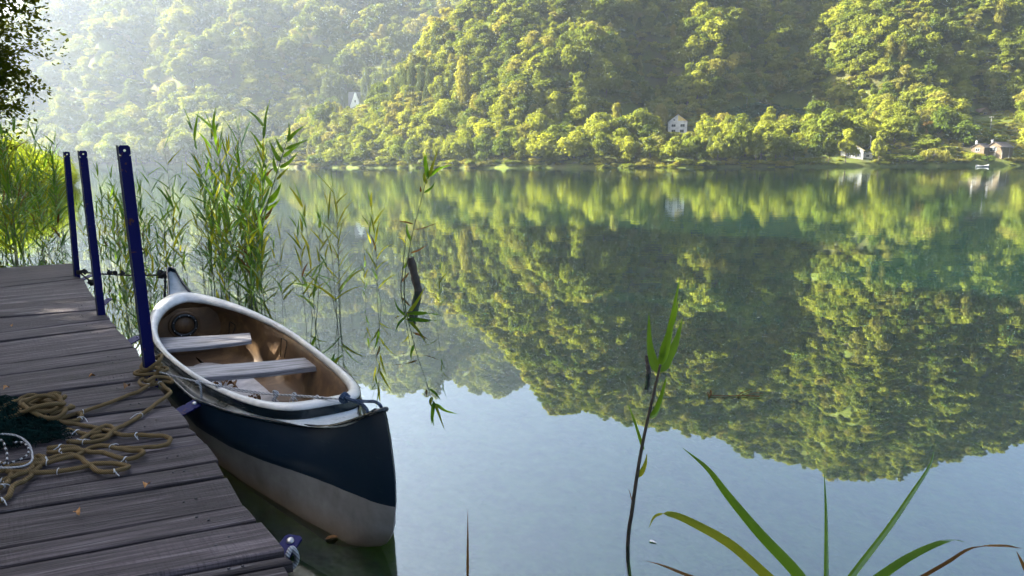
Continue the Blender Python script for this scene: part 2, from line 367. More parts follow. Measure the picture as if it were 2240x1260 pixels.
obj_t = obj('terrain', mesh('terrain', np.stack([X, Y, Z], -1), np.stack([ii, ii + 1, ii + nx + 1, ii + nx], 1), M['ground']))
tag(obj_t, kind='structure')
wv = [(-1300, -45, 0), (1300, -45, 0), (1300, 1500, 0), (-1300, 1500, 0)]
tag(obj('water', mesh('water', wv, np.array([[0, 1, 2, 3]]), M['water'])), kind='structure')

# ------------------------------------------------------------------ tree prototypes (unit metres, base at 0)
def crown_mesh(name, mat, kind, seed, n=1500, leaf=.5):
    """crown in a unit envelope: height 1, radius .5; leaf clumps on the skin and through the volume of many lobes"""
    r = np.random.default_rng(seed); B = []
    if kind == 'round':
        for i in range(16):
            a = r.uniform(0, 2 * PI); q = r.uniform(0, 1) ** .5; z = r.uniform(.22, .82); env = math.sin(PI * np.clip((z - .02) / 1.0, 0, 1)) ** .6 * .34
            B.append((q * env * math.cos(a), q * env * math.sin(a), z, r.uniform(.11, .2)))
        B.append((0, 0, .84, .14)); B.append((0, 0, .5, .26))
    elif kind == 'wide':
        for i in range(18):
            a = r.uniform(0, 2 * PI); q = r.uniform(0, 1) ** .5; z = .25 + .5 * r.uniform() * (1 - q * .5); B.append((q * .36 * math.cos(a), q * .36 * math.sin(a), z, r.uniform(.10, .19)))
        B.append((.05, 0, .78, .16)); B.append((0, 0, .45, .28))
    elif kind == 'layered':
        for i in range(20):
            a = r.uniform(0, 2 * PI); z = r.uniform(.25, .9); q = r.uniform(.3, 1); env = .38 * (1.08 - z) ** .5; B.append((q * env * math.cos(a), q * env * math.sin(a), z, r.uniform(.07, .14)))
        B.append((0, 0, .9, .08)); B.append((0, 0, .5, .2))
    elif kind == 'tall':
        for i in range(16):
            z = .12 + .8 * i / 15; env = .3 * math.sin(PI * (z * .9 + .08)) ** .7; a = r.uniform(0, 2 * PI); B.append((env * .6 * math.cos(a), env * .6 * math.sin(a), z, .10 + env * .35))
    elif kind == 'conifer':
        for i in range(13):
            z = .08 + .88 * i / 13; R = .42 * (1 - z) ** .85 + .02
            for j in range(max(1, int(8 * (1 - z)))):
                a = r.uniform(0, 2 * PI); B.append((R * .62 * math.cos(a), R * .62 * math.sin(a), z, R * .42 + .02))
    elif kind == 'willow':
        for i in range(26):
            a = r.uniform(0, 2 * PI); q = r.uniform(.2, 1) ** .5; zt = .92 - .35 * q * q; B.append((q * .42 * math.cos(a), q * .42 * math.sin(a), zt * r.uniform(.45, 1), .09))
    elif kind == 'bush':
        for i in range(14):
            a = r.uniform(0, 2 * PI); q = r.uniform(0, 1) ** .5; B.append((q * .34 * math.cos(a), q * .34 * math.sin(a), r.uniform(.15, .75) * (1.1 - .5 * q), r.uniform(.12, .2)))
    B = np.array(B); w = B[:, 3] ** 2; w /= w.sum(); idx = r.choice(len(B), n, p=w); b = B[idx]
    d = r.normal(0, 1, (n, 3)); d /= np.linalg.norm(d, axis=1)[:, None]; d[:, 2] = np.where((d[:, 2] < -.25) & (r.random(n) < .6), -d[:, 2], d[:, 2])
    rad = b[:, 3] * r.uniform(.6, 1.25, n) * (1 + .28 * np.sin(9 * d[:, 0] + idx) * np.sin(8 * d[:, 1] + 2 * idx))
    sq = np.array([1, 1, .8 if kind != 'willow' else 2.0]); P = b[:, :3] + d * rad[:, None] * sq
    nr = d + [0, 0, .25] + r.normal(0, .38, (n, 3)); nr /= np.linalg.norm(nr, axis=1)[:, None]
    if kind == 'willow': nr[:, 2] *= .2; nr /= np.linalg.norm(nr, axis=1)[:, None]
    u = np.cross(nr, r.normal(0, 1, (n, 3)) if kind != 'willow' else np.array([0, 0, 1.]) + r.normal(0, .15, (n, 3))); u /= np.linalg.norm(u, axis=1)[:, None] + 1e-9; v = np.cross(nr, u)
    L = leaf * .05 * r.uniform(.5, 1.5, n)[:, None]; kx, ky = (1, 1) if kind != 'willow' else (.35, 2.6)
    a1, a2, a3, a4 = [r.uniform(.6, 1.2, n)[:, None] for _ in range(4)]
    Q = np.stack([P - u * L * kx * a1, P - v * L * ky * a2 + nr * L * .25, P + u * L * kx * a3, P + v * L * ky * a4 + nr * L * .25], 1)
    Q[:, :, 2] = np.maximum(Q[:, :, 2], .01)
    return mesh(name, Q.reshape(-1, 3), np.arange(4 * n).reshape(n, 4), mat, False)
def trunk_mesh(seed, forks=4, top=.75, rr=.022):
    r = np.random.default_rng(seed); mb = MB(); P = [(0, 0, -.06), (.01, 0, .12), (r.uniform(-.03, .03), r.uniform(-.03, .03), .32), (r.uniform(-.04, .04), r.uniform(-.04, .04), top)]
    mb.tube(smooth_path(P, 3), np.linspace(rr, rr * .3, 10), 6)
    for i in range(forks):
        a = r.uniform(0, 2 * PI); z = r.uniform(.2, .5); mb.tube(smooth_path([(0, 0, z), (.12 * math.cos(a), .12 * math.sin(a), z + .12), (.26 * math.cos(a), .26 * math.sin(a), z + .2)], 2), np.linspace(rr * .5, rr * .15, 5), 5)
    V = np.concatenate(mb.V); return mesh('trunk', V, mb.F, M['bark'])
KINDS = {}
for k, (kind, mat, n, lf) in {'round': ('round', 'crown', 3000, .7), 'round_b': ('round', 'crown', 3000, .7), 'wide': ('wide', 'crown', 3300, .66), 'wide_b': ('wide', 'crown', 3200, .7), 'layered': ('layered', 'crown', 2900, .62), 'layered_b': ('layered', 'crown', 2900, .66),
        'pale': ('round', 'crown_pale', 2600, .65), 'tall': ('tall', 'crown_pale', 3000, .7), 'conifer': ('conifer', 'crown_conifer', 2600, .65), 'willow': ('willow', 'crown_pale', 1800, .8), 'bush': ('bush', 'crown', 1900, .85), 'bush_pale': ('bush', 'crown_pale', 1900, .85), 'rusty': ('round', 'crown_autumn', 1100, .8)}.items():
    KINDS[k] = (crown_mesh('crown_' + kind, M[mat], kind, 100 + len(KINDS), n, lf), trunk_mesh(200 + len(KINDS), 4 if kind not in ('conifer', 'bush') else 0, .75 if kind != 'bush' else .4, .022 if kind != 'conifer' else .014))
def tree(pos, h, w, kind, label, group=None, name='broadleaf_tree', cat='tree', rz=None):
    cm, tm = KINDS[kind]; e = obj(name, None, loc=tuple(pos)); e.empty_display_size = .5
    e.scale = (w, w, h); e.rotation_euler.z = random.uniform(0, 6.28) if rz is None else rz
    tag(e, label, cat, group); obj('crown', cm, e); obj('trunk', tm, e); return e

# ------------------------------------------------------------------ buildings
def hitb(px, py, dy=0):
    p = terrain_hit(px, py); p[2] = Hgt(p[0], p[1]); return p
def pxm(p): return F / (p[1] * cT - (p[2] - H) * sT)   # photo pixels per metre there
def house(name, label, px, pyb, w, wall, roofh, depth, rz, mw, mr, windows, over=.35, split=None, chim=None, cat='house', group=None, steep=False, p=None):
    """gable end faces the lake (-y); x across"""
    if p is None: p = hitb(px, pyb)
    e = obj(name, None, loc=tuple(p), rz=rz - math.atan2(p[0], p[1])); tag(e, label, cat, group)
    hw = w / 2; b = MB(); zb = -4.0
    V = [(-hw, 0, zb), (hw, 0, zb), (hw, 0, wall), (0, 0, wall + roofh), (-hw, 0, wall), (-hw, depth, zb), (hw, depth, zb), (hw, depth, wall), (0, depth, wall + roofh), (-hw, depth, wall)]
    b.add(V, [[0, 1, 2, 3, 4], [9, 8, 7, 6, 5], [0, 4, 9, 5], [1, 6, 7, 2]]); b.build('wall', M[mw], e, False)
    if split:  # upper right part of the gable in another colour, a slab 3 cm proud
        g = MB(); g.add([(0, -.03, wall + .2), (hw - .25, -.03, wall + .2), (0, -.03, wall + roofh - .25), (0, .02, wall + .2), (hw - .25, .02, wall + .2), (0, .02, wall + roofh - .25)], [[0, 1, 2], [3, 5, 4], [0, 3, 4, 1], [1, 4, 5, 2], [2, 5, 3, 0]]); g.build('gable_panel', M[split], e, False)
    r = MB(); L = math.hypot(hw, roofh); sl = roofh / hw
    for s in (-1, 1):
        x1 = s * (hw + over); z1 = wall - over * sl; t = .16
        q = [(0, -over, wall + roofh + .02), (x1, -over, z1 + .02), (x1, depth + over, z1 + .02), (0, depth + over, wall + roofh + .02)]
        Q = q + [(a, c, d + t) for a, c, d in q]; r.add(Q, [[0, 3, 2, 1], [4, 5, 6, 7], [0, 1, 5, 4], [1, 2, 6, 5], [2, 3, 7, 6], [3, 0, 4, 7]])
    rf = r.build('roof', M[mr], e, False)
    if chim is not None:
        c = MB(); c.box((chim[0], chim[1], wall + roofh * .7 + .5), (.55, .55, 1.9)); c.build('chimney', M['plaster'], rf, False)
    for (wx, wz, ww, wh) in windows:
        f = MB()
        for sx in (-1, 1): f.box((wx + sx * (ww / 2 + .03), -.03, wz), (.06, .1, wh + .12))
        for sz in (-1, 1): f.box((wx, -.03, wz + sz * (wh / 2 + .03)), (ww, .1, .06))
        f.box((wx, -.03, wz), (.05, .09, wh))
        fo = f.build('window', M['paint_white'], e, False); g = MB(); g.box((wx, -.008, wz), (ww, .03, wh)); g.build('pane', M['pane'], fo, False)
    return e
BLD = []  # (px0, px1, py0, py1, Y) sight windows kept clear of generic trees
def keep(px0, px1, py0, py1, Y): BLD.append((px0, px1, py0, py1, Y))
p = hitb(1485, 297); m = 1 / pxm(p)
house('unfinished_house', 'pale two-storey house with a yellow half gable, standing alone above the shore trees', 1485, 297, 40 * m, 26 * m, 15 * m, 7, .05, 'plaster_dirty', 'roof_red',
      [(-9 * m, 17 * m, 1.5, .9), (10 * m, 17 * m, 1.6, 1.0), (-9 * m, 5 * m, 1.4, 1.0), (9 * m, 5 * m, 1.4, 1.1), (-8 * m, 29 * m, .6, .5)], split='yellow_wall', p=p); keep(1462, 1508, 252, 291, p[1])
p = hitb(2140, 346); m = 1 / pxm(p)
house('wooden_cottage', 'smaller left-hand timber cottage with dark roof and white chimney by the water', 2140, 346, 26 * m, 13 * m, 8 * m, 6, -.42, 'timber', 'roof_dark', [(0, 8 * m, 1.3, 1.0)], chim=(-7 * m, 1.2), p=p, group='timber cottages by the water')
p2 = p + [31 * m, -1.2, 0]
house('wooden_cottage', 'larger right-hand timber cottage with wide dark roof beside its twin', 2172, 346, 34 * m, 13 * m, 11 * m, 6.5, -.48, 'timber', 'roof_dark', [(-2 * m, 9 * m, 2.0, 1.4)], chim=(-9 * m, 1.0), p=p2, group='timber cottages by the water')
keep(2122, 2206, 318, 344, p[1] - 2)
pc = p2 + [0, -3.0, 0]; mb = MB(); mb.box((0, 0, 2.1), (34 * m, 2.6, .12))
for sx in (-1, 0, 1): mb.box((sx * 15 * m, -1.15, .2), (.08, .08, 3.68))
o = mb.build('porch_canopy', M['concrete'], None, False); o.location = pc; tag(o, 'flat white porch canopy on posts before the timber cottages', 'canopy')
p = hitb(2158, 262); m = 1 / pxm(p)
house('hillside_cabin', 'brown-roofed cabin high on the right slope above the grass', 2158, 262, 24 * m, 6 * m, 9 * m, 7, .55, 'timber', 'roof_red', [(0, 4 * m, 1.2, .8)], p=p); keep(2140, 2180, 242, 262, p[1])
p = hitb(1866, 353); m = 1 / pxm(p)
house('white_house', 'white house with straw-coloured gable roof half hidden behind the shore trees', 1866, 353, 44 * m, 17 * m, 13 * m, 7, .05, 'plaster', 'roof_straw', [(-10 * m, 8 * m, 1.2, 1.2), (10 * m, 8 * m, 1.2, 1.2)], p=p); keep(1846, 1890, 325, 350, p[1])
p3 = p + [36 * m, .5, 0]
house('garden_shed', 'low grey-white shed beside the white shore house', 1900, 353, 20 * m, 9 * m, 2.2 * m, 4, .0, 'plaster_dirty', 'roof_grey', [(0, 5 * m, .8, .7)], p=p3); keep(1892, 1910, 343, 351, p3[1])
# chapel-like A-frame house
p = hitb(781, 230); m = 1 / pxm(p)
e = obj('white_gabled_house', None, loc=tuple(p)); tag(e, 'steep white A-frame house with grey roof among the conifers on the slope', 'house')
b = MB(); b.add([(-15 * m, 0, -3), (15 * m, 0, -3), (0, 0, 29 * m), (-15 * m, 5, -3), (15 * m, 5, -3), (0, 5, 29 * m)], [[0, 1, 2], [3, 5, 4], [0, 2, 5, 3], [1, 4, 5, 2], [0, 3, 4, 1]]); b.build('wall', simple('gable_white', (.8, .8, .8), .9, .05, 1), e, False)
b = MB(); x = 17 * m; b.add([(-x, 2.2, 0), (x, 2.2, 0), (x, 4.6, 31 * m), (-x, 4.6, 31 * m), (-x, 7.5, 0), (x, 7.5, 0)], [[0, 1, 2, 3], [3, 2, 5, 4], [0, 3, 4], [1, 5, 2], [0, 4, 5, 1]]); b.build('roof', M['roof_grey'], e, False)
b = MB(); b.box((0, -.03, 10 * m), (.9, .06, 1.6)); b.build('window', M['pane'], e, False); keep(764, 799, 196, 226, p[1])
p = hitb(565, 303, ); 
if p is not None:
    m = 1 / pxm(p); house('lakeside_house', 'hazy white gabled house at the foot of the left hill', 565, 303, 16 * m, 11 * m, 9 * m, 8, .5, 'plaster', 'roof_grey', [(-3 * m, 4 * m, 1.2, 1.4), (3 * m, 4 * m, 1.2, 1.4)], p=p); keep(555, 575, 282, 303, p[1])
# utility poles
def pole(px, pyb, pyt, label, arm=True, p=None):
    p = hitb(px, pyb); h = (pyb - pyt) / pxm(p); e = obj('utility_pole', None, loc=tuple(p)); tag(e, label, 'pole', 'utility poles on the slopes')
    b = MB(); b.tube([(0, 0, -1), (0, 0, h * .5), (0, 0, h)], [.11, .09, .07], 8); b.build('pole_shaft', M['concrete'], e)
    if arm:
        b = MB(); b.box((0, 0, h * .93), (1.7, .12, .12)); a = b.build('crossarm', M['concrete'], e, False)
        for x in (-.7, 0, .7): b = MB(); b.tube([(x, 0, h * .93 + .06), (x, 0, h * .93 + .3)], .05, 6); b.build('insulator', M['plaster'], a)
    keep(px - 2, px + 2, pyt, pyb - (pyb - pyt) * .4, -p[1]); return p + [0, 0, h]
pa = pole(1636, 252, 222, 'pale concrete pole rising behind the bluish thicket')
pb = pole(2168, 304, 266, 'concrete pole in the grass above the timber cottages')
pd = pole(966, 168, 128, 'slim pole among the trees on the middle hill', False)
pe = pole(1905, 345, 306, 'slim pole behind the shore trees right of the white house', False)
def wire(a, b, sag, label):
    t = np.linspace(0, 1, 40)[:, None]; P = a + (b - a) * t; P[:, 2] -= sag * 4 * (t * (1 - t))[:, 0]; mb = MB(); mb.tube(P, .03, 4)
    tag(mb.build('power_line', M['roof_grey'], None), label, 'power line')
wire(np.array([pa[0], pa[1], pa[2]]), pb, 6, 'thin power line strung across the dark right slope between two poles')
# rowing boat on far shore, fence
def rowboat(px, py, L, label, mat='paint_white', rz=0.1):
    p = at(px, py, 0); e = obj('rowing_boat', None, loc=(p[0], p[1], -.05), rz=rz); tag(e, label, 'boat')
    V = []; n = 13
    for i in range(n):
        u = -1 + 2 * i / (n - 1); b = .75 * (1 - abs(u) ** 2.6) + .02; z = .45 + .22 * abs(u) ** 3
        V += [(u * L / 2, -b, z), (u * L / 2, -b * .75, .1), (u * L / 2, 0, 0), (u * L / 2, b * .75, .1), (u * L / 2, b, z), (u * L / 2 * .98, b * .88, z + .01), (u * L / 2 * .96, b * .6, .18), (u * L / 2 * .96, -b * .6, .18), (u * L / 2 * .98, -b * .88, z + .01)]
    Fc = [[i * 9 + a, i * 9 + (a + 1) % 9, (i + 1) * 9 + (a + 1) % 9, (i + 1) * 9 + a] for i in range(n - 1) for a in range(9)] + [list(range(9)), [(n - 1) * 9 + a for a in range(9)][::-1]]
    obj('hull', mesh('hull', V, Fc, M[mat]), e)
    for x in (-.8, .5): b = MB(); b.box((x, 0, .36), (.25, 1.1, .04)); b.build('bench', M['timber'], e, False)
rowboat(2151, 374.5, 4.0, 'small white rowing boat moored below the timber cottages')
rowboat(537, 361, 5.5, 'tiny white boat at the foot of the hazy left hill', rz=.05)
p = hitb(2102, 356); m = 1 / pxm(p); e = obj('garden_fence', None, loc=tuple(p)); tag(e, 'low white railing fence left of the timber cottages', 'fence')
for i in range(5): b = MB(); b.box((-1.8 + .9 * i, 0, .3), (.09, .09, 1.6)); b.build('post', M['paint_white'], e, False)
b = MB(); b.box((0, -.06, 1.0), (3.8, .05, .1)); b.box((0, -.06, .55), (3.8, .05, .1)); b.build('rail', M['paint_white'], e, False); keep(2090, 2113, 347, 355, p[1])

# ------------------------------------------------------------------ hero trees on the far shores
HERO = []
def hero(px, pyt, wpx, kind, label, pyb=None, name='broadleaf_tree', cat='tree', group='trees along the far shore', inset=3.0):
    if pyb is None:
        s = (px - 1120) / F * 1.0; s = ray(px, 360)[0] / ray(px, 360)[1]
        Yb = (float(shore(s)) if s > -.36 else 450) + inset; x = s * Yb; p = np.array([x, Yb, float(Hgt(x, Yb))])
    else: p = hitb(px, pyb)
    k = pxm(p); base = proj(p)[0, 1]; h = max((base - pyt) / k, 1.0); w = wpx / k * 1.12
    HERO.append((p[0], p[1], w * .3)); tree(p, h, w, kind, label, group, name, cat)
B_ = ('shrub', 'bush')
for a in [(660, 345, 70, 'bush_pale', 'low pale hedge of bushes on the far shore, just right of the tall lone reed', *B_), (708, 322, 62, 'bush', 'rounded bush by the water behind the reed tips', *B_), (738, 320, 60, 'wide', 'broad shore tree below the white A-frame house'), (793, 307, 56, 'wide_b', 'pale round shore tree below and right of the A-frame house'),
          (848, 328, 44, 'bush', 'low round bush alone at the waterline left of the lone reed tip', *B_), (903, 300, 44, 'round', 'upright shore tree behind the lone reed tip'), (943, 302, 36, 'layered', 'small pointed shore tree right of the lone reed tip'),
          (988, 298, 42, 'round_b', 'slim shore tree at the left end of the dense shore row'), (1020, 282, 58, 'wide', 'full shore tree beneath the tall pale poplar'), (1064, 292, 56, 'round', 'rounded shore tree, third of the dense row from its left end'), (1105, 286, 60, 'layered_b', 'tall uneven shore tree below the middle knoll'),
          (1146, 300, 46, 'round_b', 'narrow shore tree between two broad ones below the knoll'), (1200, 288, 84, 'wide_b', 'very broad domed shore tree near the picture centre'), (1258, 284, 80, 'wide', 'second very broad domed shore tree, right of its twin'), (1312, 290, 56, 'round', 'shore tree with bright top left of the clearing'),
          (1376, 300, 56, 'round_b', 'dark shore tree below the grassy clearing'), (1424, 304, 54, 'layered', 'dark low shore tree left of the pale unfinished house'), (1474, 298, 62, 'wide_b', 'broad shore tree directly below the pale unfinished house'), (1526, 300, 44, 'round', 'bright shore tree right of the pale unfinished house'),
          (1572, 296, 52, 'layered_b', 'shore tree with bright left flank before the brown bank'), (1613, 272, 62, 'round', 'tallest tree of the shore row, before the bluish thicket'), (1655, 284, 52, 'layered', 'leafy shore tree right of the tallest one'), (1697, 292, 50, 'round_b', 'yellow-topped shore tree below the thicket end'), (1738, 294, 46, 'wide', 'dark-skirted shore tree left of the gap in the row'),
          (1785, 300, 42, 'layered', 'slender tree with bare stem on the grass spit'), (1815, 299, 42, 'layered_b', 'second slender tree on the grass spit'), (1852, 290, 58, 'layered', 'tall spreading tree in front of the white house'), (1924, 294, 42, 'layered_b', 'thin leaning tree right of the low shed'),
          (1957, 342, 52, 'bush', 'dark bush at the water right of the low shed', *B_), (1996, 340, 44, 'bush', 'dark round bush left of the weeping willow', *B_), (2094, 353, 40, 'bush_pale', 'low bush between the willow and the white fence', *B_), (2126, 332, 32, 'bush', 'neat round bush in front of the left cottage', *B_), (2161, 342, 30, 'bush', 'dark round bush between the two cottages and the boat', *B_), (2215, 352, 60, 'bush_pale', 'long low hedge on the bank right of the boat', *B_)]:
    hero(*a[:5], name=a[5] if len(a) > 5 else 'broadleaf_tree', cat=a[6] if len(a) > 6 else 'tree')
hero(2044, 332, 60, 'willow', 'weeping willow with hanging pale fronds at the water edge', name='willow_tree')
hero(2028, 300, 56, 'wide', 'broad bright tree behind the weeping willow', 340)
hero(1958, 262, 60, 'round', 'full bright tree on the lower right slope', 322); hero(2034, 275, 30, 'rusty', 'rust-brown small tree on the lower right slope', 306)
hero(2110, 272, 60, 'round_b', 'bright tree behind the left cottage', 330); hero(2085, 236, 70, 'wide_b', 'wide domed tree left of the hillside cabin', 280)
hero(2188, 190, 42, 'conifer', 'pointed tree above the hillside cabin', 252, name='conifer_tree'); hero(2222, 178, 52, 'round', 'dark tree at the right edge above the grass bank', 246)
hero(1445, 234, 40, 'tall', 'pale column-shaped tree just left of the unfinished house', 297); hero(1018, 130, 40, 'tall', 'tall pale poplar rising on the middle hill', 240)
hero(1083, 170, 36, 'round', 'small round dark tree right of the tall poplar', 212)
hero(1585, 272, 16, 'rusty', 'tiny orange tree on the brown bank before the thicket', 304)
for i, (x, t, b, w) in enumerate([(722, 152, 212, 36), (748, 146, 206, 30), (806, 132, 214, 28), (826, 148, 222, 24), (846, 124, 210, 26), (866, 150, 226, 26), (888, 122, 200, 26), (906, 112, 196, 26), (926, 128, 204, 26), (944, 122, 200, 28), (815, 175, 232, 26), (866, 182, 236, 22)]):
    hero(x, t, w, 'conifer', 'dark spire-shaped conifer in the stand beside the white A-frame house', b, 'conifer_tree', group='conifer stand on the hill shoulder')
for i, (x, t, w, kd) in enumerate([(95, 300, 60, 'round'), (128, 280, 46, 'round_b'), (160, 304, 40, 'wide'), (200, 318, 40, 'bush'), (258, 282, 80, 'wide_b'), (302, 288, 70, 'wide'), (344, 306, 34, 'layered'), (372, 302, 44, 'tall'), (410, 276, 76, 'round'), (448, 306, 40, 'round_b'), (478, 300, 44, 'layered'), (520, 300, 46, 'round'), (578, 300, 60, 'wide'), (610, 292, 66, 'round'), (636, 300, 50, 'round_b')]):
    hero(x, t, w, kd, ['hazy pale tree at the foot of the far left hill', 'large rounded hazy tree, widest on the far left shore', 'broad hazy tree low on the far left shore'][2 if kd.startswith('wide') else (1 if w > 72 else 0)], group='hazy trees along the far left shore', inset=4)

# ------------------------------------------------------------------ forest scatter
def scatter(x0, x1, y0, y1, step, seed, cond):
    r = np.random.default_rng(seed); xs = np.arange(x0, x1, step); ys = np.arange(y0, y1, step); XX, YY = np.meshgrid(xs, ys)
    XX = XX + (np.arange(XX.shape[0])[:, None] % 2) * step / 2; P = np.stack([XX.ravel(), YY.ravel()], 1) + r.uniform(-.38, .38, (XX.size, 2)) * step
    return P[cond(P[:, 0], P[:, 1])]
def is_near(x, y):
    s = x / y; t = y - shore(s); return (t > 5) & (s > -.355) & (y < 560)
P = scatter(-215, 720, 205, 560, 5.2, 31, is_near); P = P[P[:, 0] / P[:, 1] < 1.25]
zn = Hgt(P[:, 0], P[:, 1]); r = np.random.default_rng(5)
hh = 8.5 * (1 + .34 * sn(P[:, 0], P[:, 1], 34, 8, 2)) * r.uniform(.72, 1.28, len(P)); ww = hh * r.uniform(.9, 1.3, len(P))
s_ = P[:, 0] / P[:, 1]; t_ = P[:, 1] - shore(s_)
pxb = proj(np.column_stack([P, zn])); pxt = proj(np.column_stack([P, zn + hh])); kpx = F / P[:, 1]
ok = np.ones(len(P), bool)
def inpoly(q, poly):
    c = np.zeros(len(q), bool); n = len(poly)
    for i in range(n):
        x1, y1 = poly[i]; x2, y2 = poly[(i + 1) % n]; k = ((y1 > q[:, 1]) != (y2 > q[:, 1])) & (q[:, 0] < (x2 - x1) * (q[:, 1] - y1) / (y2 - y1 + 1e-9) + x1); c ^= k
    return c
MEADOW = [[(1345, 250), (1440, 250), (1440, 292), (1345, 290)], [(1500, 262), (1600, 256), (1650, 300), (1500, 306)], [(1590, 248), (1700, 238), (1800, 262), (1800, 300), (1640, 298)],
          [(2100, 256), (2240, 252), (2260, 350), (2205, 342), (2205, 318), (2120, 318), (2110, 290)], [(1915, 318), (2105, 318), (2120, 368), (1915, 368)], [(2080, 345), (2260, 345), (2260, 372), (2080, 372)], [(1745, 345), (1920, 330), (1920, 370), (1745, 370)]]
for poly in MEADOW: ok &= ~inpoly(pxb, poly)
for (a, b, c, d, Yb) in BLD:
    hw = ww * kpx * .42; pole_ = Yb < 0; Yb = abs(Yb)
    if pole_: ok &= ~((pxb[:, 0] + hw > a) & (pxb[:, 0] - hw < b) & (pxt[:, 1] < d) & (pxb[:, 1] > c) & (P[:, 1] < Yb - .5)); continue
    ok &= ~((pxb[:, 0] + hw > a) & (pxb[:, 0] - hw < b) & (pxt[:, 1] < d) & (P[:, 1] < Yb + 2)); ok &= ~((np.abs(P[:, 1] - Yb - 3.5) < 7) & (pxb[:, 0] > a - 8) & (pxb[:, 0] < b + 8))
for hx, hy, hr in HERO: ok &= np.hypot(P[:, 0] - hx, P[:, 1] - hy) > hr + 1.6
P, zn, hh, ww, s_, t_, pxb, pxt, kpx = [a[ok] for a in (P, zn, hh, ww, s_, t_, pxb, pxt, kpx)]
kn = ['round', 'round_b', 'wide', 'wide_b', 'layered', 'layered_b', 'pale', 'bush', 'conifer', 'tall']
ki = r.choice(10, len(P), p=[.15, .14, .13, .13, .12, .11, .10, .03, .04, .05])
con = (pxb[:, 0] > 700) & (pxb[:, 0] < 960) & (pxb[:, 1] < 245) & (r.random(len(P)) < .45); ki[con] = 8
ww = np.where(ki == 8, hh * .5, np.where(ki == 9, hh * .5, ww)); hh = np.where(ki == 7, hh * .5, hh); hh = np.where(ki == 8, hh * 1.25, hh)
vis = (pxb[:, 0] > -20) & (pxb[:, 0] < 2260) & (pxt[:, 1] > -10) & (pxt[:, 1] < 372); size = np.where(vis, hh * kpx, 0)
order = np.argsort(-size); N_IND = 215 - len(HERO) + 20
ind = order[:N_IND]; rest = order[N_IND:]
ZL = [(700, 'low on the hazy left shoulder of the near hill'), (1000, 'on the hill shoulder between the conifers and the tall poplar'), (1340, 'on the knoll behind the dense middle shore row'), (1620, 'on the slope around the pale unfinished house'), (1900, 'on the dark slope behind the bluish thicket'), (9999, 'on the lower right slope above the willow and cottages')]
KL = {'round': 'rounded green tree', 'round_b': 'rounded green tree', 'wide': 'broad-crowned tree', 'wide_b': 'broad-crowned tree', 'layered': 'loose-crowned tree', 'layered_b': 'loose-crowned tree', 'pale': 'pale yellow-green tree', 'bush': 'low bush', 'conifer': 'dark conifer', 'tall': 'narrow upright tree'}
for i in ind:
    k = kn[ki[i]]; z = next(t for lim, t in ZL if pxb[i, 0] < lim)
    tree((P[i, 0], P[i, 1], zn[i] - .3), hh[i], ww[i], k, f"{KL[k]} {z}", 'trees ' + z, 'shrub' if k == 'bush' else ('conifer_tree' if k == 'conifer' else 'broadleaf_tree'), 'bush' if k == 'bush' else 'tree')

def forest(name, P, z, h, w, k, label):
    """one object: points that carry the crowns of the tree kinds"""
    me = bpy.data.meshes.new(name); me.vertices.add(len(P)); me.vertices.foreach_set('co', np.column_stack([P, z]).astype(np.float32).ravel())
    for nm, typ, key, dat in (('kind_id', 'INT', 'value', k.astype(np.int32)), ('turn', 'FLOAT', 'value', rng.uniform(0, 6.28, len(P)).astype(np.float32)), ('size', 'FLOAT_VECTOR', 'vector', np.column_stack([w, w, h]).astype(np.float32).ravel())):
        a = me.attributes.new(nm, typ, 'POINT'); a.data.foreach_set(key, dat)
    o = obj(name, me); tag(o, label, 'forest', kind='stuff')
    ng = bpy.data.node_groups.new(name, 'GeometryNodeTree'); ng.interface.new_socket('Geometry', in_out='INPUT', socket_type='NodeSocketGeometry'); ng.interface.new_socket('Geometry', in_out='OUTPUT', socket_type='NodeSocketGeometry')
    N = ng.nodes; L = ng.links.new; gi = N.new('NodeGroupInput'); go = N.new('NodeGroupOutput'); jn = N.new('GeometryNodeJoinGeometry')
    def attr(nm, dt):
        a = N.new('GeometryNodeInputNamedAttribute'); a.data_type = dt; a.inputs['Name'].default_value = nm; return a.outputs['Attribute']
    kid = attr('kind_id', 'INT'); rot = N.new('ShaderNodeCombineXYZ'); L(attr('turn', 'FLOAT'), rot.inputs[2]); siz = attr('size', 'FLOAT_VECTOR')
    for j, nm in enumerate(kn):
        if not (k == j).any(): continue
        src = next(ob for ob in COL.objects if ob.data == KINDS[nm][0]) if any(ob.data == KINDS[nm][0] for ob in COL.objects) else None
        if src is None: continue
        oi = N.new('GeometryNodeObjectInfo'); oi.inputs['Object'].default_value = src; oi.transform_space = 'ORIGINAL'
        cmp = N.new('FunctionNodeCompare'); cmp.data_type = 'INT'; cmp.operation = 'EQUAL'; L(kid, cmp.inputs[2]); cmp.inputs[3].default_value = j
        ip = N.new('GeometryNodeInstanceOnPoints'); L(gi.outputs[0], ip.inputs['Points']); L(cmp.outputs[0], ip.inputs['Selection']); L(oi.outputs['Geometry'], ip.inputs['Instance'])
        L(rot.outputs[0], ip.inputs['Rotation']); L(siz, ip.inputs['Scale']); L(ip.outputs[0], jn.inputs[0])
    L(jn.outputs[0], go.inputs[0]); md = o.modifiers.new('trees', 'NODES'); md.node_group = ng; return o
forest('hillside_forest', P[rest], zn[rest] - .3, hh[rest], ww[rest], ki[rest], 'dense broadleaf forest covering the steep near hill above the shore')
def is_far(x, y):
    s = x / y; tf = y - S_(s, [-1.3, -.36, 0, .5], [460, 450, 470, 520]); t = y - shore(s); return (tf > 8) & (s > -1.0) & (s < .12) & ((s < -.36) | (Hgt(x, y) > 12)) & ~((s > -.36) & (y < 560))
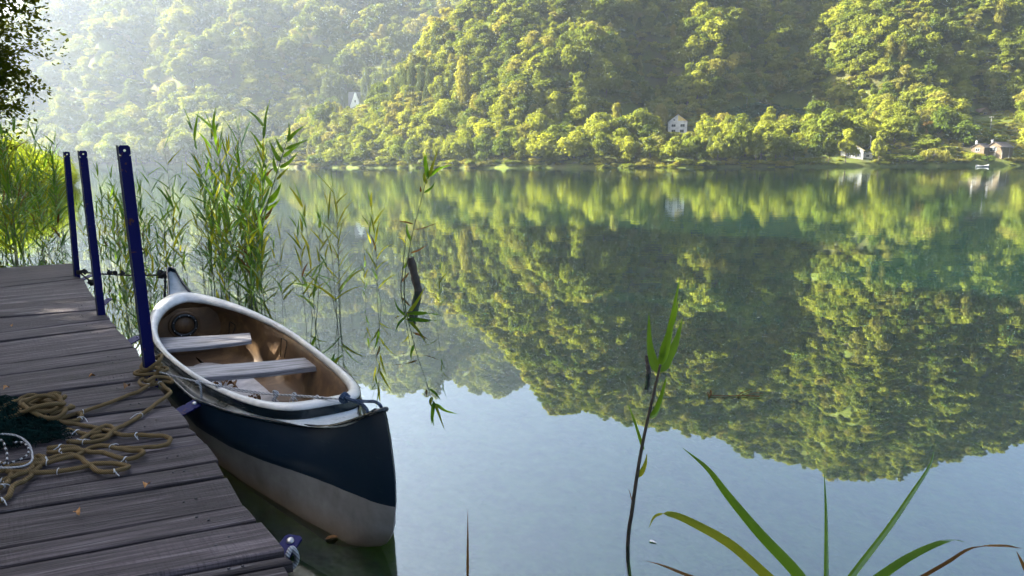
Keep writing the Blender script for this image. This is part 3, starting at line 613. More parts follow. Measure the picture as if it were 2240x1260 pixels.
Q = scatter(-900, 130, 455, 990, 8.8, 41, is_far); zf = Hgt(Q[:, 0], Q[:, 1]); r = np.random.default_rng(9)
hf = 15 * (1 + .42 * sn(Q[:, 0], Q[:, 1], 60, 18, 2)) * r.uniform(.6, 1.3, len(Q)); wf = hf * r.uniform(.9, 1.25, len(Q)); kf = r.choice(10, len(Q), p=[.19, .18, .17, .15, .11, .1, .04, 0, .04, .02])
qb = proj(np.column_stack([Q, zf])); okf = ~inpoly(qb, [(150, 268), (150, 205), (330, 172), (350, 196), (235, 232)]) & ~inpoly(qb, [(75, 205), (112, 245), (118, 285), (75, 262)])
for (a, b, c, d, Yb) in BLD: okf &= ~((qb[:, 0] > a - 12) & (qb[:, 0] < b + 12) & (np.abs(Q[:, 1] - Yb) < 9)) | (Yb < 400)
Q, zf, hf, wf, kf = [a[okf] for a in (Q, zf, hf, wf, kf)]
forest('far_forest', Q, zf - .3, hf, np.where(kf >= 8, hf * .5, wf), kf, 'haze-veiled forest on the tall hill at the far left')
# low cover: shrubs between trees and in the rough meadows; the bluish thicket
def patch(poly, step, seed, h0):
    r = np.random.default_rng(seed); out = []; poly = np.array(poly, float); a, b = poly.min(0), poly.max(0)
    for y in np.arange(a[1], b[1], step * .4):
        for x in np.arange(a[0], b[0], step):
            q = np.array([[x + r.uniform(-.5, .5) * step, y + r.uniform(-.2, .2) * step]])
            if inpoly(q, poly)[0]:
                p = terrain_hit(*q[0]); 
                if p is not None: out.append(p)
    out = np.array(out); return out[:, :2], out[:, 2] - .2, h0 * r.uniform(.6, 1.4, len(out))
kn_full = kn
tp, tz, th_ = patch([(1588, 252), (1650, 240), (1700, 238), (1760, 252), (1785, 290), (1690, 296), (1640, 292)], 10, 3, 2.4)
KINDS['thicket'] = (crown_mesh('thicket_leaves', M['thicket'], 'bush', 400, 700, 1.1), None)
th_src = obj('climbing_thicket', KINDS['thicket'][0], loc=(tp[0][0], tp[0][1], tz[0]), scale=(4, 4, 3)); tag(th_src, 'small dark bluish bush at the upper edge of the thicket', 'bush')
kn = ['thicket']; forest('bluish_thicket', tp, tz, th_, th_ * 1.9, np.zeros(len(tp), int), 'dark bluish-green thicket on the bank right of the unfinished house')
kn = ['bush', 'bush_pale']; LP, LZ, LH = [], [], []
for poly, st, h0 in ((MEADOW[3], 13, 1.2), (MEADOW[4], 12, 1.3), (MEADOW[5], 13, .9), (MEADOW[6], 13, .8), (MEADOW[1], 15, .9), (MEADOW[0], 17, .8)):
    a, b, c = patch(poly, st, len(LP), h0); LP.append(a); LZ.append(b); LH.append(c)
LP, LZ, LH = np.concatenate(LP), np.concatenate(LZ), np.concatenate(LH)
fs_ = scatter(-160, 600, 215, 430, 4.6, 78, lambda x, y: (y - shore(x / y) > 12) & (x / y > -.35) & (x / y < 1.0)); fz = Hgt(fs_[:, 0], fs_[:, 1]); fq = proj(np.column_stack([fs_, fz])); fk = np.ones(len(fs_), bool)
for poly in MEADOW: fk &= ~inpoly(fq, poly)
for (a, b, c, d, Yb) in BLD: fk &= ~((fq[:, 0] > a - 10) & (fq[:, 0] < b + 10) & (np.abs(fs_[:, 1] - abs(Yb) - 3) < 8))
fs_, fz = fs_[fk], fz[fk]; LP.shape; LP = np.concatenate([LP, fs_]); LZ = np.concatenate([LZ, fz - .3]); LH = np.concatenate([LH, rng.uniform(2.2, 4.8, len(fs_))])
gs_ = scatter(-820, 100, 470, 900, 7.5, 79, lambda x, y: is_far(x, y) & (x / y > -.75)); gz = Hgt(gs_[:, 0], gs_[:, 1]); LP = np.concatenate([LP, gs_]); LZ = np.concatenate([LZ, gz - .3]); LH = np.concatenate([LH, rng.uniform(3.5, 7, len(gs_))])
us_ = scatter(-110, 330, 205, 300, 2.8, 77, lambda x, y: (y - shore(x / y) > -.2) & (y - shore(x / y) < 5) & (x / y > -.35) & (x / y < .43)); uz = Hgt(us_[:, 0], us_[:, 1])
LP = np.concatenate([LP, us_]); LZ = np.concatenate([LZ, uz - .3]); LH = np.concatenate([LH, rng.uniform(1.2, 3.2, len(us_))])
pl = proj(np.column_stack([LP, LZ])); kk = np.zeros(len(LP), bool)
for (a, b, c, d, Yb) in BLD: kk |= (pl[:, 0] > a - 4) & (pl[:, 0] < b + 4) & (LP[:, 1] < abs(Yb)) & (LP[:, 1] > abs(Yb) - 8)
LP, LZ, LH = LP[~kk], LZ[~kk], LH[~kk]
forest('undergrowth', LP, LZ, LH, LH * rng.uniform(1.5, 2.6, len(LH)), rng.integers(0, 2, len(LP)), 'low undergrowth and rough shrubs along the far bank')

exec_near = True
# ------------------------------------------------------------------ pier
ZD = .40
pier = obj('wooden_pier', None, loc=(-2.2, 3.9, 0)); tag(pier, 'weathered grey plank pier running along the left bank', 'pier'); PO = np.array([-2.2, 3.9, 0])
G = [((0, 575), (161, 566)), ((0, 593), (162, 581)), ((0, 610), (166, 595)), ((0, 619), (180, 600)), ((0, 642), (194, 625)), ((0, 656), (205, 641)), ((0, 668), (208, 648)), ((0, 684), (215, 669)), ((0, 703), (229, 682)), ((0, 719), (236, 691)), ((0, 737), (251, 708)), ((0, 754), (266, 723)),
     ((0, 787), (291, 751)), ((0, 810), (300, 772)), ((0, 822), (313, 781)), ((0, 844), (318, 803)), ((0, 861), (326, 820)), ((0, 880), (345, 838)), ((0, 902), (362, 855)), ((0, 925), (376, 880)), ((0, 946), (397, 902)), ((0, 975), (412, 926)), ((0, 1000), (430, 941)), ((0, 1024), (449, 961)), ((0, 1074), (477, 1001)), ((0, 1108), (496, 1032)), ((0, 1190), (530, 1101)), ((0, 1232), (554, 1136)), ((0, 1318), (604, 1209)), ((0, 1338), (622, 1228)), ((0, 1420), (668, 1318)), ((0, 1530), (728, 1410)), ((0, 1660), (800, 1520)), ((0, 1800), (880, 1640))]
mb = MB(); nails = []
Lw = [(at(*a, ZD), at(*b, ZD)) for a, b in G]
for i in range(len(Lw) - 1):
    (l0, r0), (l1, r1) = Lw[i], Lw[i + 1]; dz = random.uniform(-.006, .006); g = random.uniform(.004, .009) if i not in (25, 27, 18) else .016
    d0 = (r0 - l0) / np.linalg.norm(r0 - l0); d1 = (r1 - l1) / np.linalg.norm(r1 - l1)
    ext = random.uniform(-.015, .02); a0, a1 = l0 - d0 * 1.6, l1 - d1 * 1.6; b0, b1 = r0 + d0 * ext, r1 + d1 * (ext + random.uniform(-.006, .006))
    w_ = (b1 - b0); w0 = np.linalg.norm(np.cross(d0, (l1 - l0)));  nrm = np.cross([0, 0, 1], d0)
    if nrm @ (a1 - a0) < 0: nrm = -nrm
    a0, b0 = a0 + nrm * g, b0 + nrm * g; a1, b1 = a1 - nrm * g, b1 - nrm * g
    Lp = np.linalg.norm(b0 - a0); nseg = 14; V = []; uvs = []; uo = random.uniform(0, 40); vo = random.uniform(0, 40)
    wid = max(np.linalg.norm(np.cross(b0 - a0, a1 - a0)) / Lp, .05); th = .038; bv = .005
    ring = []
    for k in range(nseg + 1):
        t = k / nseg; A = a0 + (b0 - a0) * t; Bq = a1 + (b1 - a1) * t; wob = .0025 * math.sin(k * 1.7 + i); A = A + nrm * wob; Bq = Bq - nrm * wob * .7
        n2 = (Bq - A) / np.linalg.norm(Bq - A); zt = dz + .003 * math.sin(t * 5 + i * 2)
        V += [A + [0, 0, -th], A + [0, 0, zt - bv], A + n2 * bv + [0, 0, zt], (A + Bq) / 2 + [0, 0, zt + .002], Bq - n2 * bv + [0, 0, zt], Bq + [0, 0, zt - bv], Bq + [0, 0, -th]]
    W = np.linalg.norm(a1 - a0); vv = [-.04, -.005, 0, W / 2, W, W + .005, W + .04]; Fc = []; UV = []
    for k in range(nseg):
        for a in range(6):
            Fc.append([k * 7 + a, (k + 1) * 7 + a, (k + 1) * 7 + a + 1, k * 7 + a + 1]); u0, u1 = Lp * k / nseg + uo, Lp * (k + 1) / nseg + uo
            UV.append([(u0, vv[a] + vo), (u1, vv[a] + vo), (u1, vv[a + 1] + vo), (u0, vv[a + 1] + vo)])
    for k, rev in ((0, False), (nseg, True)):
        Fc.append([k * 7 + a for a in (range(7) if not rev else range(6, -1, -1))]); UV.append([(uo + a * .003, vo + a * .01) for a in range(7)])
    mb.add(V, Fc, 0, UV)
    for tq in (.10, .13): 
        n2 = (b0 - a0) / Lp; c = (b0 * .5 + b1 * .5) - n2 * tq * 1.3 + nrm * (random.uniform(-.3, .3) * W); nails.append(c + [0, 0, dz + .003])
mb.build('deck', M['plank'], pier, False, PO)
mb = MB()
for c in nails: mb.tube([c, c + [0, 0, .003]], [.005, .004], 7)
mb.build('nail_heads', M['edge'], pier, True, PO)
# beams and piles beneath
mb = MB(); E0, E1 = at(640, 1260, ZD), at(170, 597, ZD); dE = (E1 - E0) / np.linalg.norm(E1 - E0); nE = np.array([-dE[1], dE[0], 0]); nE = nE if nE[0] < 0 else -nE; E0 = E0 - dE * 1.2
LE = np.linalg.norm(E1 - E0); angE = math.atan2(dE[1], dE[0])
for off in (.16, 1.3): mb.box((E0 + E1) / 2 + nE * off + [0, 0, -.12], (LE + .2, .08, .14), angE)
mb.build('beam', M['deadwood'], pier, False, PO)
for j, t in enumerate((.12, .4, .7, .97)):
    for off in (.26, 1.42):
        q = E0 + dE * LE * t + nE * off; mb = MB(); mb.tube([(q[0], q[1], -.9), (q[0], q[1], -.2), (q[0], q[1], .30)], .055, 10); mb.build('pile', M['deadwood'], pier, True, PO)
SQ = [.72]
def plate(c, d, up, L, Wd, th, hole=.012, hpos=.35):
    """flat bar with a round hole near its free end; d runs along, up is the plate normal"""
    d = np.array(d, float) / np.linalg.norm(d); up = np.array(up, float); up -= d * (up @ d); up /= np.linalg.norm(up); s = np.cross(up, d); mb = MB(); c = np.array(c, float)
    n = 16; hc = d * (L * (.5 - 0) - Wd * .5); q = []
    for k in range(n):
        a = 2 * PI * (k + .5) / n; x, y = math.cos(a), math.sin(a); m_ = max(abs(x), abs(y)); q.append((x / m_ * Wd / 2, y / m_ * Wd / 2, hole * x, hole * y))
    V = []
    for sg in (-1, 1):
        for (ox, oy, ix, iy) in q:
            rnd = SQ[0] if (abs(abs(ox) - Wd / 2) < Wd * .12 and abs(abs(oy) - Wd / 2) < Wd * .12 and ox > 0) else 1; V.append(c + hc + d * ox * (rnd if ox > 0 else 1) + s * oy + up * th / 2 * sg)
        for (ox, oy, ix, iy) in q: V.append(c + hc + d * ix + s * iy + up * th / 2 * sg)
    Fc = []
    for k in range(n):
        j = (k + 1) % n; Fc += [[k, j, n + j, n + k][::-1], [2 * n + k, 2 * n + j, 3 * n + j, 3 * n + k], [n + k, n + j, 3 * n + j, 3 * n + k], [k, 2 * n + k, 2 * n + j, j]]
    mb.add(V, Fc); Lb = L - Wd; b = c - d * (Wd / 2)
    Vb = [b + d * sx * Lb / 2 + s * sy * Wd / 2 + up * sz * th / 2 for sz in (-1, 1) for sy in (-1, 1) for sx in (-1, 1)]
    mb.add(Vb, [[0, 2, 3, 1], [4, 5, 7, 6], [0, 1, 5, 4], [2, 6, 7, 3], [0, 4, 6, 2]]); return mb
for (a, b, wd, z, lab) in [((268, 748), (306, 728), .075, .33, 'blue bracket with open hole behind the nearest post'), ((372, 905), (436, 872), .075, .33, 'blue bracket with a steel bolt beside the hanging cord'), ((600, 1225), (640, 1168), .062, .33, 'blue bracket with rusty end at the near pier edge'), ((228, 655), (240, 645), .06, .33, 'dark bracket beside the middle post'), ((180, 603), (203, 592), .07, .34, 'blue bracket beside the farthest post')]:
    A, Bq = at(*a, z), at(*b, z + .02); d = Bq - A; A = A - d / np.linalg.norm(d) * .06; d = Bq - A; up = np.array([0, -.45, 1]); mb = plate((A + Bq) / 2, d, up, np.linalg.norm(d), wd, .008, .009)
    o = mb.build('bracket', M['blue'], pier, False, PO); o['label'] = lab
    if a[0] in (372, 600):
        m2 = MB(); dn = d / np.linalg.norm(d); c = (A + Bq) / 2 + dn * (np.linalg.norm(d) / 2 - wd / 2); upn = np.array([0, -.41, .91]); m2.tube([c - upn * .006, c + upn * .010, c + upn * .014], [.013, .013, .007], 10); m2.build('bolt', M['bolt'], o, True, PO).location = (0, 0, 0)
# ------------------------------------------------------------------ steel posts
def post(pxb, pxt, W_, label):
    b = at(*pxb, ZD); t = atY(*pxt, b[1]); e = obj('steel_post', None, loc=(b[0], b[1], 0)); tag(e, label, 'post', 'blue steel mooring posts')
    top = t[2]; rz = math.atan2(b[1], b[0]) - PI / 2; d = np.array([t[0] - b[0], 0, top - ZD]); d /= np.linalg.norm(d)
    face = np.array([math.sin(rz), -math.cos(rz), 0.]); L = top + .55; SQ[0] = 1; c = np.array([0, 0, ZD]) + d * ((top - ZD) - L / 2)
    mb = plate(c, d, face, L, W_, .010, .0065); o = mb.build('front_flange', M['blue'], e, False)
    s = np.cross(face, d); mb = MB(); ws = -W_ / 2 - .0055
    q = [c + s * (ws if s[0] > 0 else -ws) - face * .004 + d * L / 2 * k for k in (-1, 1)]
    V = [qq + s * sx * .005 + face * sy * .009 for qq in q for (sx, sy) in ((-1, -1), (1, -1), (1, 1), (-1, 1))]
    mb.add(V, [[0, 3, 2, 1], [4, 5, 6, 7], [0, 1, 5, 4], [1, 2, 6, 5], [2, 3, 7, 6], [3, 0, 4, 7]]); mb.build('side_flange', M['edge'], e, False)
    return b, top
P1, T1 = post((330, 815), (274, 310), .056, 'tall blue steel post nearest the camera, yellow rope around its foot')
P2, T2 = post((223, 683), (184, 321), .052, 'middle blue steel post on the pier edge, rusty at its foot')
P3, T3 = post((170, 597), (149, 323), .052, 'farthest blue steel post, dark cord tied at its foot')

# ------------------------------------------------------------------ canoe
CX, CY, ANG = -1.8674, 4.5047, .629
ax2 = np.array([-math.sin(ANG), math.cos(ANG)]); nn2 = np.array([math.cos(ANG), math.sin(ANG)]); CO = np.array([CX, CY, 0])
def L2W(U, W, Z): U, W, Z = np.broadcast_arrays(np.asarray(U, float), W, Z); return np.stack([U * ax2[0] + W * nn2[0], U * ax2[1] + W * nn2[1], Z], -1)
NT_ = 120; th = np.linspace(0, 2 * PI, NT_, endpoint=False); cth, sth = np.cos(th), np.sin(th)
def rimcurve(a, b, z0=.378, zk=.144, heel=-.0388, p=.531, p2=1.2934, trim=.0098, bend=-.03, skew=.1901, du=0, pw=None):
    U = a * cth; pp = np.where(cth < 0, p, p2) if pw is None else pw; W = b * np.sign(sth) * np.abs(sth) ** pp * (1 + skew * cth) + bend * cth ** 2
    Z = z0 + zk * (U / 2) ** 2 + heel * W + trim * U; return U + du, W, Z
ao, bo = 1.7063, .448; Uo, Wo, Zo = rimcurve(ao, bo); Ui, Wi, Zi = rimcurve(ao - .1784, bo - .0372, du=-.0592)
def wid(U, kind):
    u = np.where(U < 0, -U, U * 2.45 / 2.22); xs = [0, .9, 1.3, 1.6, 1.8, 2.0, 2.16, 2.3, 2.4, 2.46]
    return np.interp(u, xs, {'lip': [.468, .43, .335, .215, .12, .078, .05, .035, .03, .028], 'mid': [.47, .445, .37, .28, .20, .135, .092, .055, .03, .022], 'wl': [.41, .375, .31, .245, .20, .15, .11, .055, .02, .01]}[kind])
def zlip(U): u = np.where(U < 0, -U, U * 2.45 / 2.22); return np.interp(u, [0, .7, 1.3, 1.5, 1.65, 1.8, 1.93, 2.07, 2.2, 2.34], [.335, .345, .38, .392, .402, .418, .45, .505, .565, .635]) + .004 * np.where(U > 0, U * 4, 0)
def umax(z, side): return np.interp(z, [-.14, -.1, -.03, .02, .117, .25, .36, .5, .6, .66], [1.75, 2.02, 2.2, 2.30, 2.38, 2.415, 2.42, 2.39, 2.355, 2.32]) * (1 if side < 0 else 2.22 / 2.45)
nt, nv = 71, 19; tt = np.sin(np.linspace(-PI / 2, PI / 2, nt)); tt = .55 * tt + .45 * np.linspace(-1, 1, nt); V = np.zeros((nt, 2 * nv - 1, 3)); WC = -.03
for i, t in enumerate(tt):
    sd = -1 if t < 0 else 1; Ue = t * 2.37 * (1 if sd < 0 else .906); ztop = float(zlip(Ue))
    for j in range(nv):
        v = j / (nv - 1); z = -.13 + (ztop + .13) * v; U = t * float(umax(z, sd)); wl, wm, wt = [float(wid(U, k)) for k in ('wl', 'mid', 'lip')]
        w = np.interp(z, [-.13, -.115, -.08, 0, .25, max(ztop, .3)], [0, wl * .55, wl * .82, wl, wm, wt]) * min(1, math.sqrt(max(1 - abs(t), 0) / .035 + .0)) if z > -.129 else 0
        wc = WC * np.clip(1, 0, 1)
        V[i, nv - 1 + j] = L2W(U, wc + w, z); V[i, nv - 1 - j] = L2W(U, wc - w, z)
nc = 2 * nv - 1; ii = (np.arange(nt - 1)[:, None] * nc + np.arange(nc - 1)[None]).ravel(); canoe = obj('canoe', None, loc=tuple(CO)); tag(canoe, 'open canoe with navy and white hull moored beside the pier', 'canoe')
hull = obj('hull', mesh('hull', V.reshape(-1, 3), np.stack([ii, ii + nc, ii + nc + 1, ii + 1], 1), M['hull']), canoe)
# deck moulding: rows of rings from rim down, outwards to the hull lip
stretch = 1 + (2.335 / ao - 1) * np.abs(cth) ** 7; Ul = Uo * stretch; Ul = np.where(Ul > 2.14, 2.14, Ul)
Wl = WC + np.sign(sth) * wid(Ul, 'lip') * np.minimum(1, np.sqrt(np.clip(1 - np.abs(Ul) / np.where(Ul < 0, 2.35, 2.15), 0, 1) / .03)); Zl = zlip(Ul)
def rings(rows, name, mat, parent, close_bottom=False, flip=False, smooth=True):
    R = [L2W(*r_) for r_ in rows]; V = np.concatenate(R); n = NT_; Fc = []
    for k in range(len(R) - 1):
        for a in range(n):
            b = (a + 1) % n; f = [k * n + a, k * n + b, (k + 1) * n + b, (k + 1) * n + a]; Fc.append(f[::-1] if flip else f)
    me = mesh(name, V, Fc, mat, smooth); return obj(name, me, parent)
endf = np.abs(cth) ** 4
rows = []
Zg = Zo - .05
for f in (0, .12, .3, .5, .7, .85, .95, 1.0):
    W = Wo + (Wl - Wo) * f + (0 if f else .0) ; U = Uo + (Ul - Uo) * f; g = np.where(endf > .3, f ** 1.7, f); base = Zg + (np.minimum(Zl, Zg) - .012 - Zg) * min(1, f * 3) * (1 - endf)
    z = base + (Zl - base) * f ** 2.2; rows.append((U, W, z))
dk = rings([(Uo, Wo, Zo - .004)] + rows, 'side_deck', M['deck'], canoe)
# dark gutter band under the rim, along the sides
mb = MB(); seg = [k for k in range(NT_)]
R0 = L2W(Uo * 1.001, Wo * 1.004, Zo - .006); R1 = L2W(Uo * 1.004, Wo * 1.012, Zo - .048); 
V = np.concatenate([R0, R1]); Fc = [[a, (a + 1) % NT_, NT_ + (a + 1) % NT_, NT_ + a] for a in range(NT_) if endf[a] < .9 or cth[a] < 0]; 
obj('gutter', mesh('gutter', V, Fc, M['navy']), canoe)
# lip bead
lipP = L2W(Ul, Wl, Zl); mb = MB(); mb.tube(lipP, .0095, 6, closed=True); mb.build('rub_strip', M['navy'], canoe)
# rim
h_ = .012
rimrows = [(Uo, Wo, Zo - .018), (Uo * 1.0, Wo, Zo - .003), (Uo * .997 + Ui * .003, Wo + (Wi - Wo) * .12, Zo + h_ * .5), (Uo + (Ui - Uo) * .4, Wo + (Wi - Wo) * .4, Zo + h_), (Uo + (Ui - Uo) * .75, Wo + (Wi - Wo) * .75, Zo + h_ * .7), (Ui, Wi, Zi - .004), (Ui, Wi, Zi - .026), (Ui + (Uo - Ui) * .3, Wi + (Wo - Wi) * .35, Zi - .030)]
rings(rimrows, 'gunwale', M['rim'], canoe)
# inside basin
def basin(a, b, z, pw, du=0): U = a * cth + du; W = b * np.sign(sth) * np.abs(sth) ** pw * (1 + .06 * cth) - .03; return U, W, np.full(NT_, z) if np.isscalar(z) else z
rowsb = [(Ui + (Uo - Ui) * .25, Wi + (Wo - Wi) * .3, Zi - .028)]
for z, a, b, pw in ((.33, 1.56, .425, .75), (.24, 1.54, .43, .62), (.12, 1.53, .41, .6), (.05, 1.52, .375, .6), (.02, 1.50, .33, .62), (.012, 1.46, .24, .7), (.010, 1.3, .02, 1)):
    zz = np.minimum(z, Zi - .05) if z > .2 else z
    U, W, Z = basin(a, b, zz, pw); lim = np.maximum(wid(U, 'wl' if z < .15 else 'mid') - .02, .02); W = np.clip(W, -.03 - lim, -.03 + lim); rowsb.append((U, W, Z))
rings(rowsb, 'interior', M['inner'], canoe, flip=True)
# round hatch on the far bulkhead
def plane_hit(px, py, Upl):
    r = ray(px, py); o = np.array([0, 0, H]); t = (Upl - ((o[:2] - CO[:2]) @ ax2)) / (r[:2] @ ax2); Pq = o + r * t; return (Pq[:2] - CO[:2]) @ nn2, Pq[2]
HU = 1.40; hw_, hz_ = plane_hit(404, 706, HU); mb = MB()
def disc(U, w0, z0, R, depth, m, r_in=0):
    a = np.arange(40) * 2 * PI / 40; A = L2W(np.full(40, U), w0 + R * np.cos(a), z0 + R * .95 * np.sin(a)); Bq = L2W(np.full(40, U - depth), w0 + R * .96 * np.cos(a), z0 + R * .91 * np.sin(a)); V = np.concatenate([A, Bq]); Fc = [[k, (k + 1) % 40, 40 + (k + 1) % 40, 40 + k] for k in range(40)]
    if r_in: 
        Cq = L2W(np.full(40, U - depth), w0 + r_in * np.cos(a), z0 + r_in * .95 * np.sin(a)); Dq = L2W(np.full(40, U), w0 + r_in * np.cos(a), z0 + r_in * .95 * np.sin(a)); V = np.concatenate([V, Cq, Dq]); Fc += [[40 + k, 40 + (k + 1) % 40, 80 + (k + 1) % 40, 80 + k] for k in range(40)] + [[80 + k, 80 + (k + 1) % 40, 120 + (k + 1) % 40, 120 + k] for k in range(40)]
    else: Fc.append(list(range(40, 80)))
    mb.add(V, Fc, m)
# bulkhead panel, hatch ring and lid
bw = np.array([(-.33, .30), (-.34, .22), (-.33, .1), (-.28, .0), (-.2, -.06), (.14, -.06), (.23, .0), (.27, .1), (.28, .2), (.27, .33), (.12, .40), (-.12, .41)]); lw = float(wid(np.array(HU), 'mid')) - .025
bw[:, 0] = np.clip(bw[:, 0], -.03 - lw, -.03 + lw); V = np.concatenate([L2W(np.full(12, HU + .03), bw[:, 0], bw[:, 1]), L2W(np.full(12, HU + .055), bw[:, 0], bw[:, 1])])
bh = obj('bulkhead', mesh('bulkhead', V, [list(range(12)), list(range(23, 11, -1))] + [[k, 12 + k, 12 + (k + 1) % 12, (k + 1) % 12] for k in range(12)], M['inner'], False), canoe)
hr = .105; mb = MB(); disc(HU + .028, hw_, hz_, hr * 1.2, .012, 0, hr * .98); mb.build('hatch_ring', M['inner'], bh)
mb = MB(); disc(HU + .022, hw_, hz_, hr, .02, 0, hr * .74); ring = mb.build('hatch', M['black'], bh)
for k in range(8):
    a = 2 * PI * (k + .5) / 8; c = L2W(HU - .002, hw_ + hr * .87 * math.cos(a), hz_ + hr * .83 * math.sin(a)); m3 = MB(); m3.tube([c, c - np.array([*ax2, 0]) * .006], .0045, 8); m3.build('screw', M['bolt'], ring)
mb = MB(); disc(HU + .022, hw_, hz_, hr * .73, .008, 0); mb.build('hatch_lid', M['inner'], ring)
# seats
def seatboard(pts, z, th_, label):
    Q = [at(px, py, z) - CO for px, py in pts]; n = 10; V = []; UV = []; L = np.linalg.norm(Q[1] - Q[0])
    for k in range(n + 1):
        t = k / n; A = Q[0] + (Q[1] - Q[0]) * t; Bq = Q[3] + (Q[2] - Q[3]) * t; sag = -.006 * math.sin(PI * t); zz = [0, 0, sag]; V += [A + [0, 0, sag - th_], A + [0, 0, sag - .004], A * .96 + Bq * .04 + zz, A * .04 + Bq * .96 + zz, Bq + [0, 0, sag - .005], Bq + [0, 0, sag - th_]]
    Fc = []; vv = [-.02, 0, .005, .155, .16, .19]
    for k in range(n):
        for a in range(6):
            b = (a + 1) % 6; Fc.append([k * 6 + a, (k + 1) * 6 + a, (k + 1) * 6 + b, k * 6 + b]); UV.append([(k * L / n + z * 9, vv[a]), ((k + 1) * L / n + z * 9, vv[a]), ((k + 1) * L / n + z * 9, vv[b]), (k * L / n + z * 9, vv[b])])
    Fc += [[5, 4, 3, 2, 1, 0], [n * 6 + a for a in range(6)]]; UV += [[(0, a * .01) for a in range(6)]] * 2
    mb = MB(); mb.add(V, Fc, 0, UV); o = mb.build('seat', M['seat'], canoe, False); o['label'] = label
seatboard([(336, 731), (546, 722), (549, 739), (352, 757)], .275, .03, 'far plank seat below the round hatch')
seatboard([(385, 796), (700, 774), (703, 796), (428, 819)], .275, .035, 'near plank seat, paler and longer')
# floor board strip
fb = [(-1.25, -.02), (-.9, .12), (-.3, .165), (.2, .175), (.55, .16), (.9, .06), (1.0, -.06), (.8, -.18), (.2, -.22), (-.5, -.21), (-1.0, -.12)]; fb = smooth_path(fb + [fb[0]], 3)[:-1]; n = len(fb)
V = np.concatenate([L2W(fb[:, 0], fb[:, 1], .032), L2W(fb[:, 0], fb[:, 1], .004)]); obj('floorboard', mesh('floorboard', V, [list(range(n)), list(range(2 * n - 1, n - 1, -1))] + [[k, n + k, n + (k + 1) % n, (k + 1) % n] for k in range(n)], simple('floor_panel_pale', (.42, .40, .40), .8, .3, 9), False), canoe)
# black cords hanging inside on the right wall
def cord(px, py0, py1, lab=None):
    mb = MB(); W_ = .36
    def hit(px, py):
        r = ray(px, py); o = np.array([0, 0, H]); lo = 1.; 
        for t in np.arange(2.5, 8, .01):
            Pq = o + r * t; u = (Pq[:2] - CO[:2]) @ ax2; w = (Pq[:2] - CO[:2]) @ nn2; lim = min(.405, float(wid(np.array(u), 'mid')) - .04)
            if w > lim - .03 - .0: return Pq - CO
        return Pq - CO
    A = hit(px, py0); Bq = hit(px - 2, py1); C_ = hit(px + 12, py0 + 8); D = hit(px + 6, py1 + 2)
    off = -np.array([*nn2, 0]) * .012; mb.tube(smooth_path([Bq + off, A + off, (A + C_) / 2 + off + [0, 0, .012], C_ + off, D + off], 5), .0035, 5); mb.build('hanging_cord', M['rope_dark'], canoe)
cord(618, 737, 775); cord(505, 700, 724)
# dry leaves in the canoe and on the pier
def leafmesh(seed, L=.05):
    r = np.random.default_rng(seed); n = 9; V = []; 
    for i in range(n):
        t = i / (n - 1); w = L * .33 * math.sin(PI * min(t * 1.05, 1)) ** .7 * r.uniform(.7, 1.2); cz = L * .35 * math.sin(PI * t) + r.uniform(0, .004); V += [((t - .5) * L, -w, cz + w * .7), ((t - .5) * L, 0, cz * .7), ((t - .5) * L, w, cz + w * .6 * r.uniform(0, 1.4))]
    return mesh('dry_leaf', np.array(V) + [0, 0, .003], [[3 * i + a, 3 * i + 3 + a, 3 * i + 4 + a, 3 * i + 1 + a] for i in range(n - 1) for a in (0, 1)], M['dryleaf'])
LM = [leafmesh(i) for i in range(4)]; LMo = []
for i in range(2): q = leafmesh(20 + i, .035); q.materials[0] = M['dryleaf2']; LMo.append(q)
for (px, py) in [(455, 828), (465, 832), (478, 827), (488, 836), (497, 830), (503, 841), (484, 846), (507, 838), (512, 846), (470, 841), (548, 868), (556, 862), (562, 872), (492, 826)]:
    p = at(px, py, .034); o = obj('dry_leaf', random.choice(LM), loc=tuple(p), rz=random.uniform(0, 6.28)); o.scale = [random.uniform(.8, 1.35)] * 3; o.rotation_euler.x = random.uniform(-.4, .4); tag(o, 'curled brown leaf lying on the pale canoe floor board', 'leaf', 'dry leaves in the canoe')
for (px, py, lb) in [(276, 843, 'brown curled leaf on the pier near the rope-wrapped post'), (200, 818, 'tiny orange leaf on a pier plank midway to the post'), (12, 842, 'small orange leaf at the left edge of the pier'), (318, 1059, 'orange leaf stuck in the widest gap between planks'), (165, 1118, 'small yellow leaf on the broad near plank'), (25, 705, 'orange leaf on the far pier planks at the left')]:
    p = at(px, py, ZD + .006); o = obj('fallen_leaf', random.choice(LMo) if px != 276 else LM[0], loc=tuple(p), rz=random.uniform(0, 6.28)); tag(o, lb, 'leaf', 'leaves on the pier')

for (px, py, lb) in [(650, 1092, 'dark wet leaf floating against the canoe side, farthest of three'), (668, 1105, 'dark wet leaf floating against the canoe side, middle of three'), (722, 1174, 'dark wet leaf floating by the canoe near its waterline end')]:
    p = at(px, py, .004); o = obj('floating_leaf', LM[1], loc=tuple(p), rz=random.uniform(0, 6)); o.scale = (1.2, 1, .3); tag(o, lb, 'leaf')
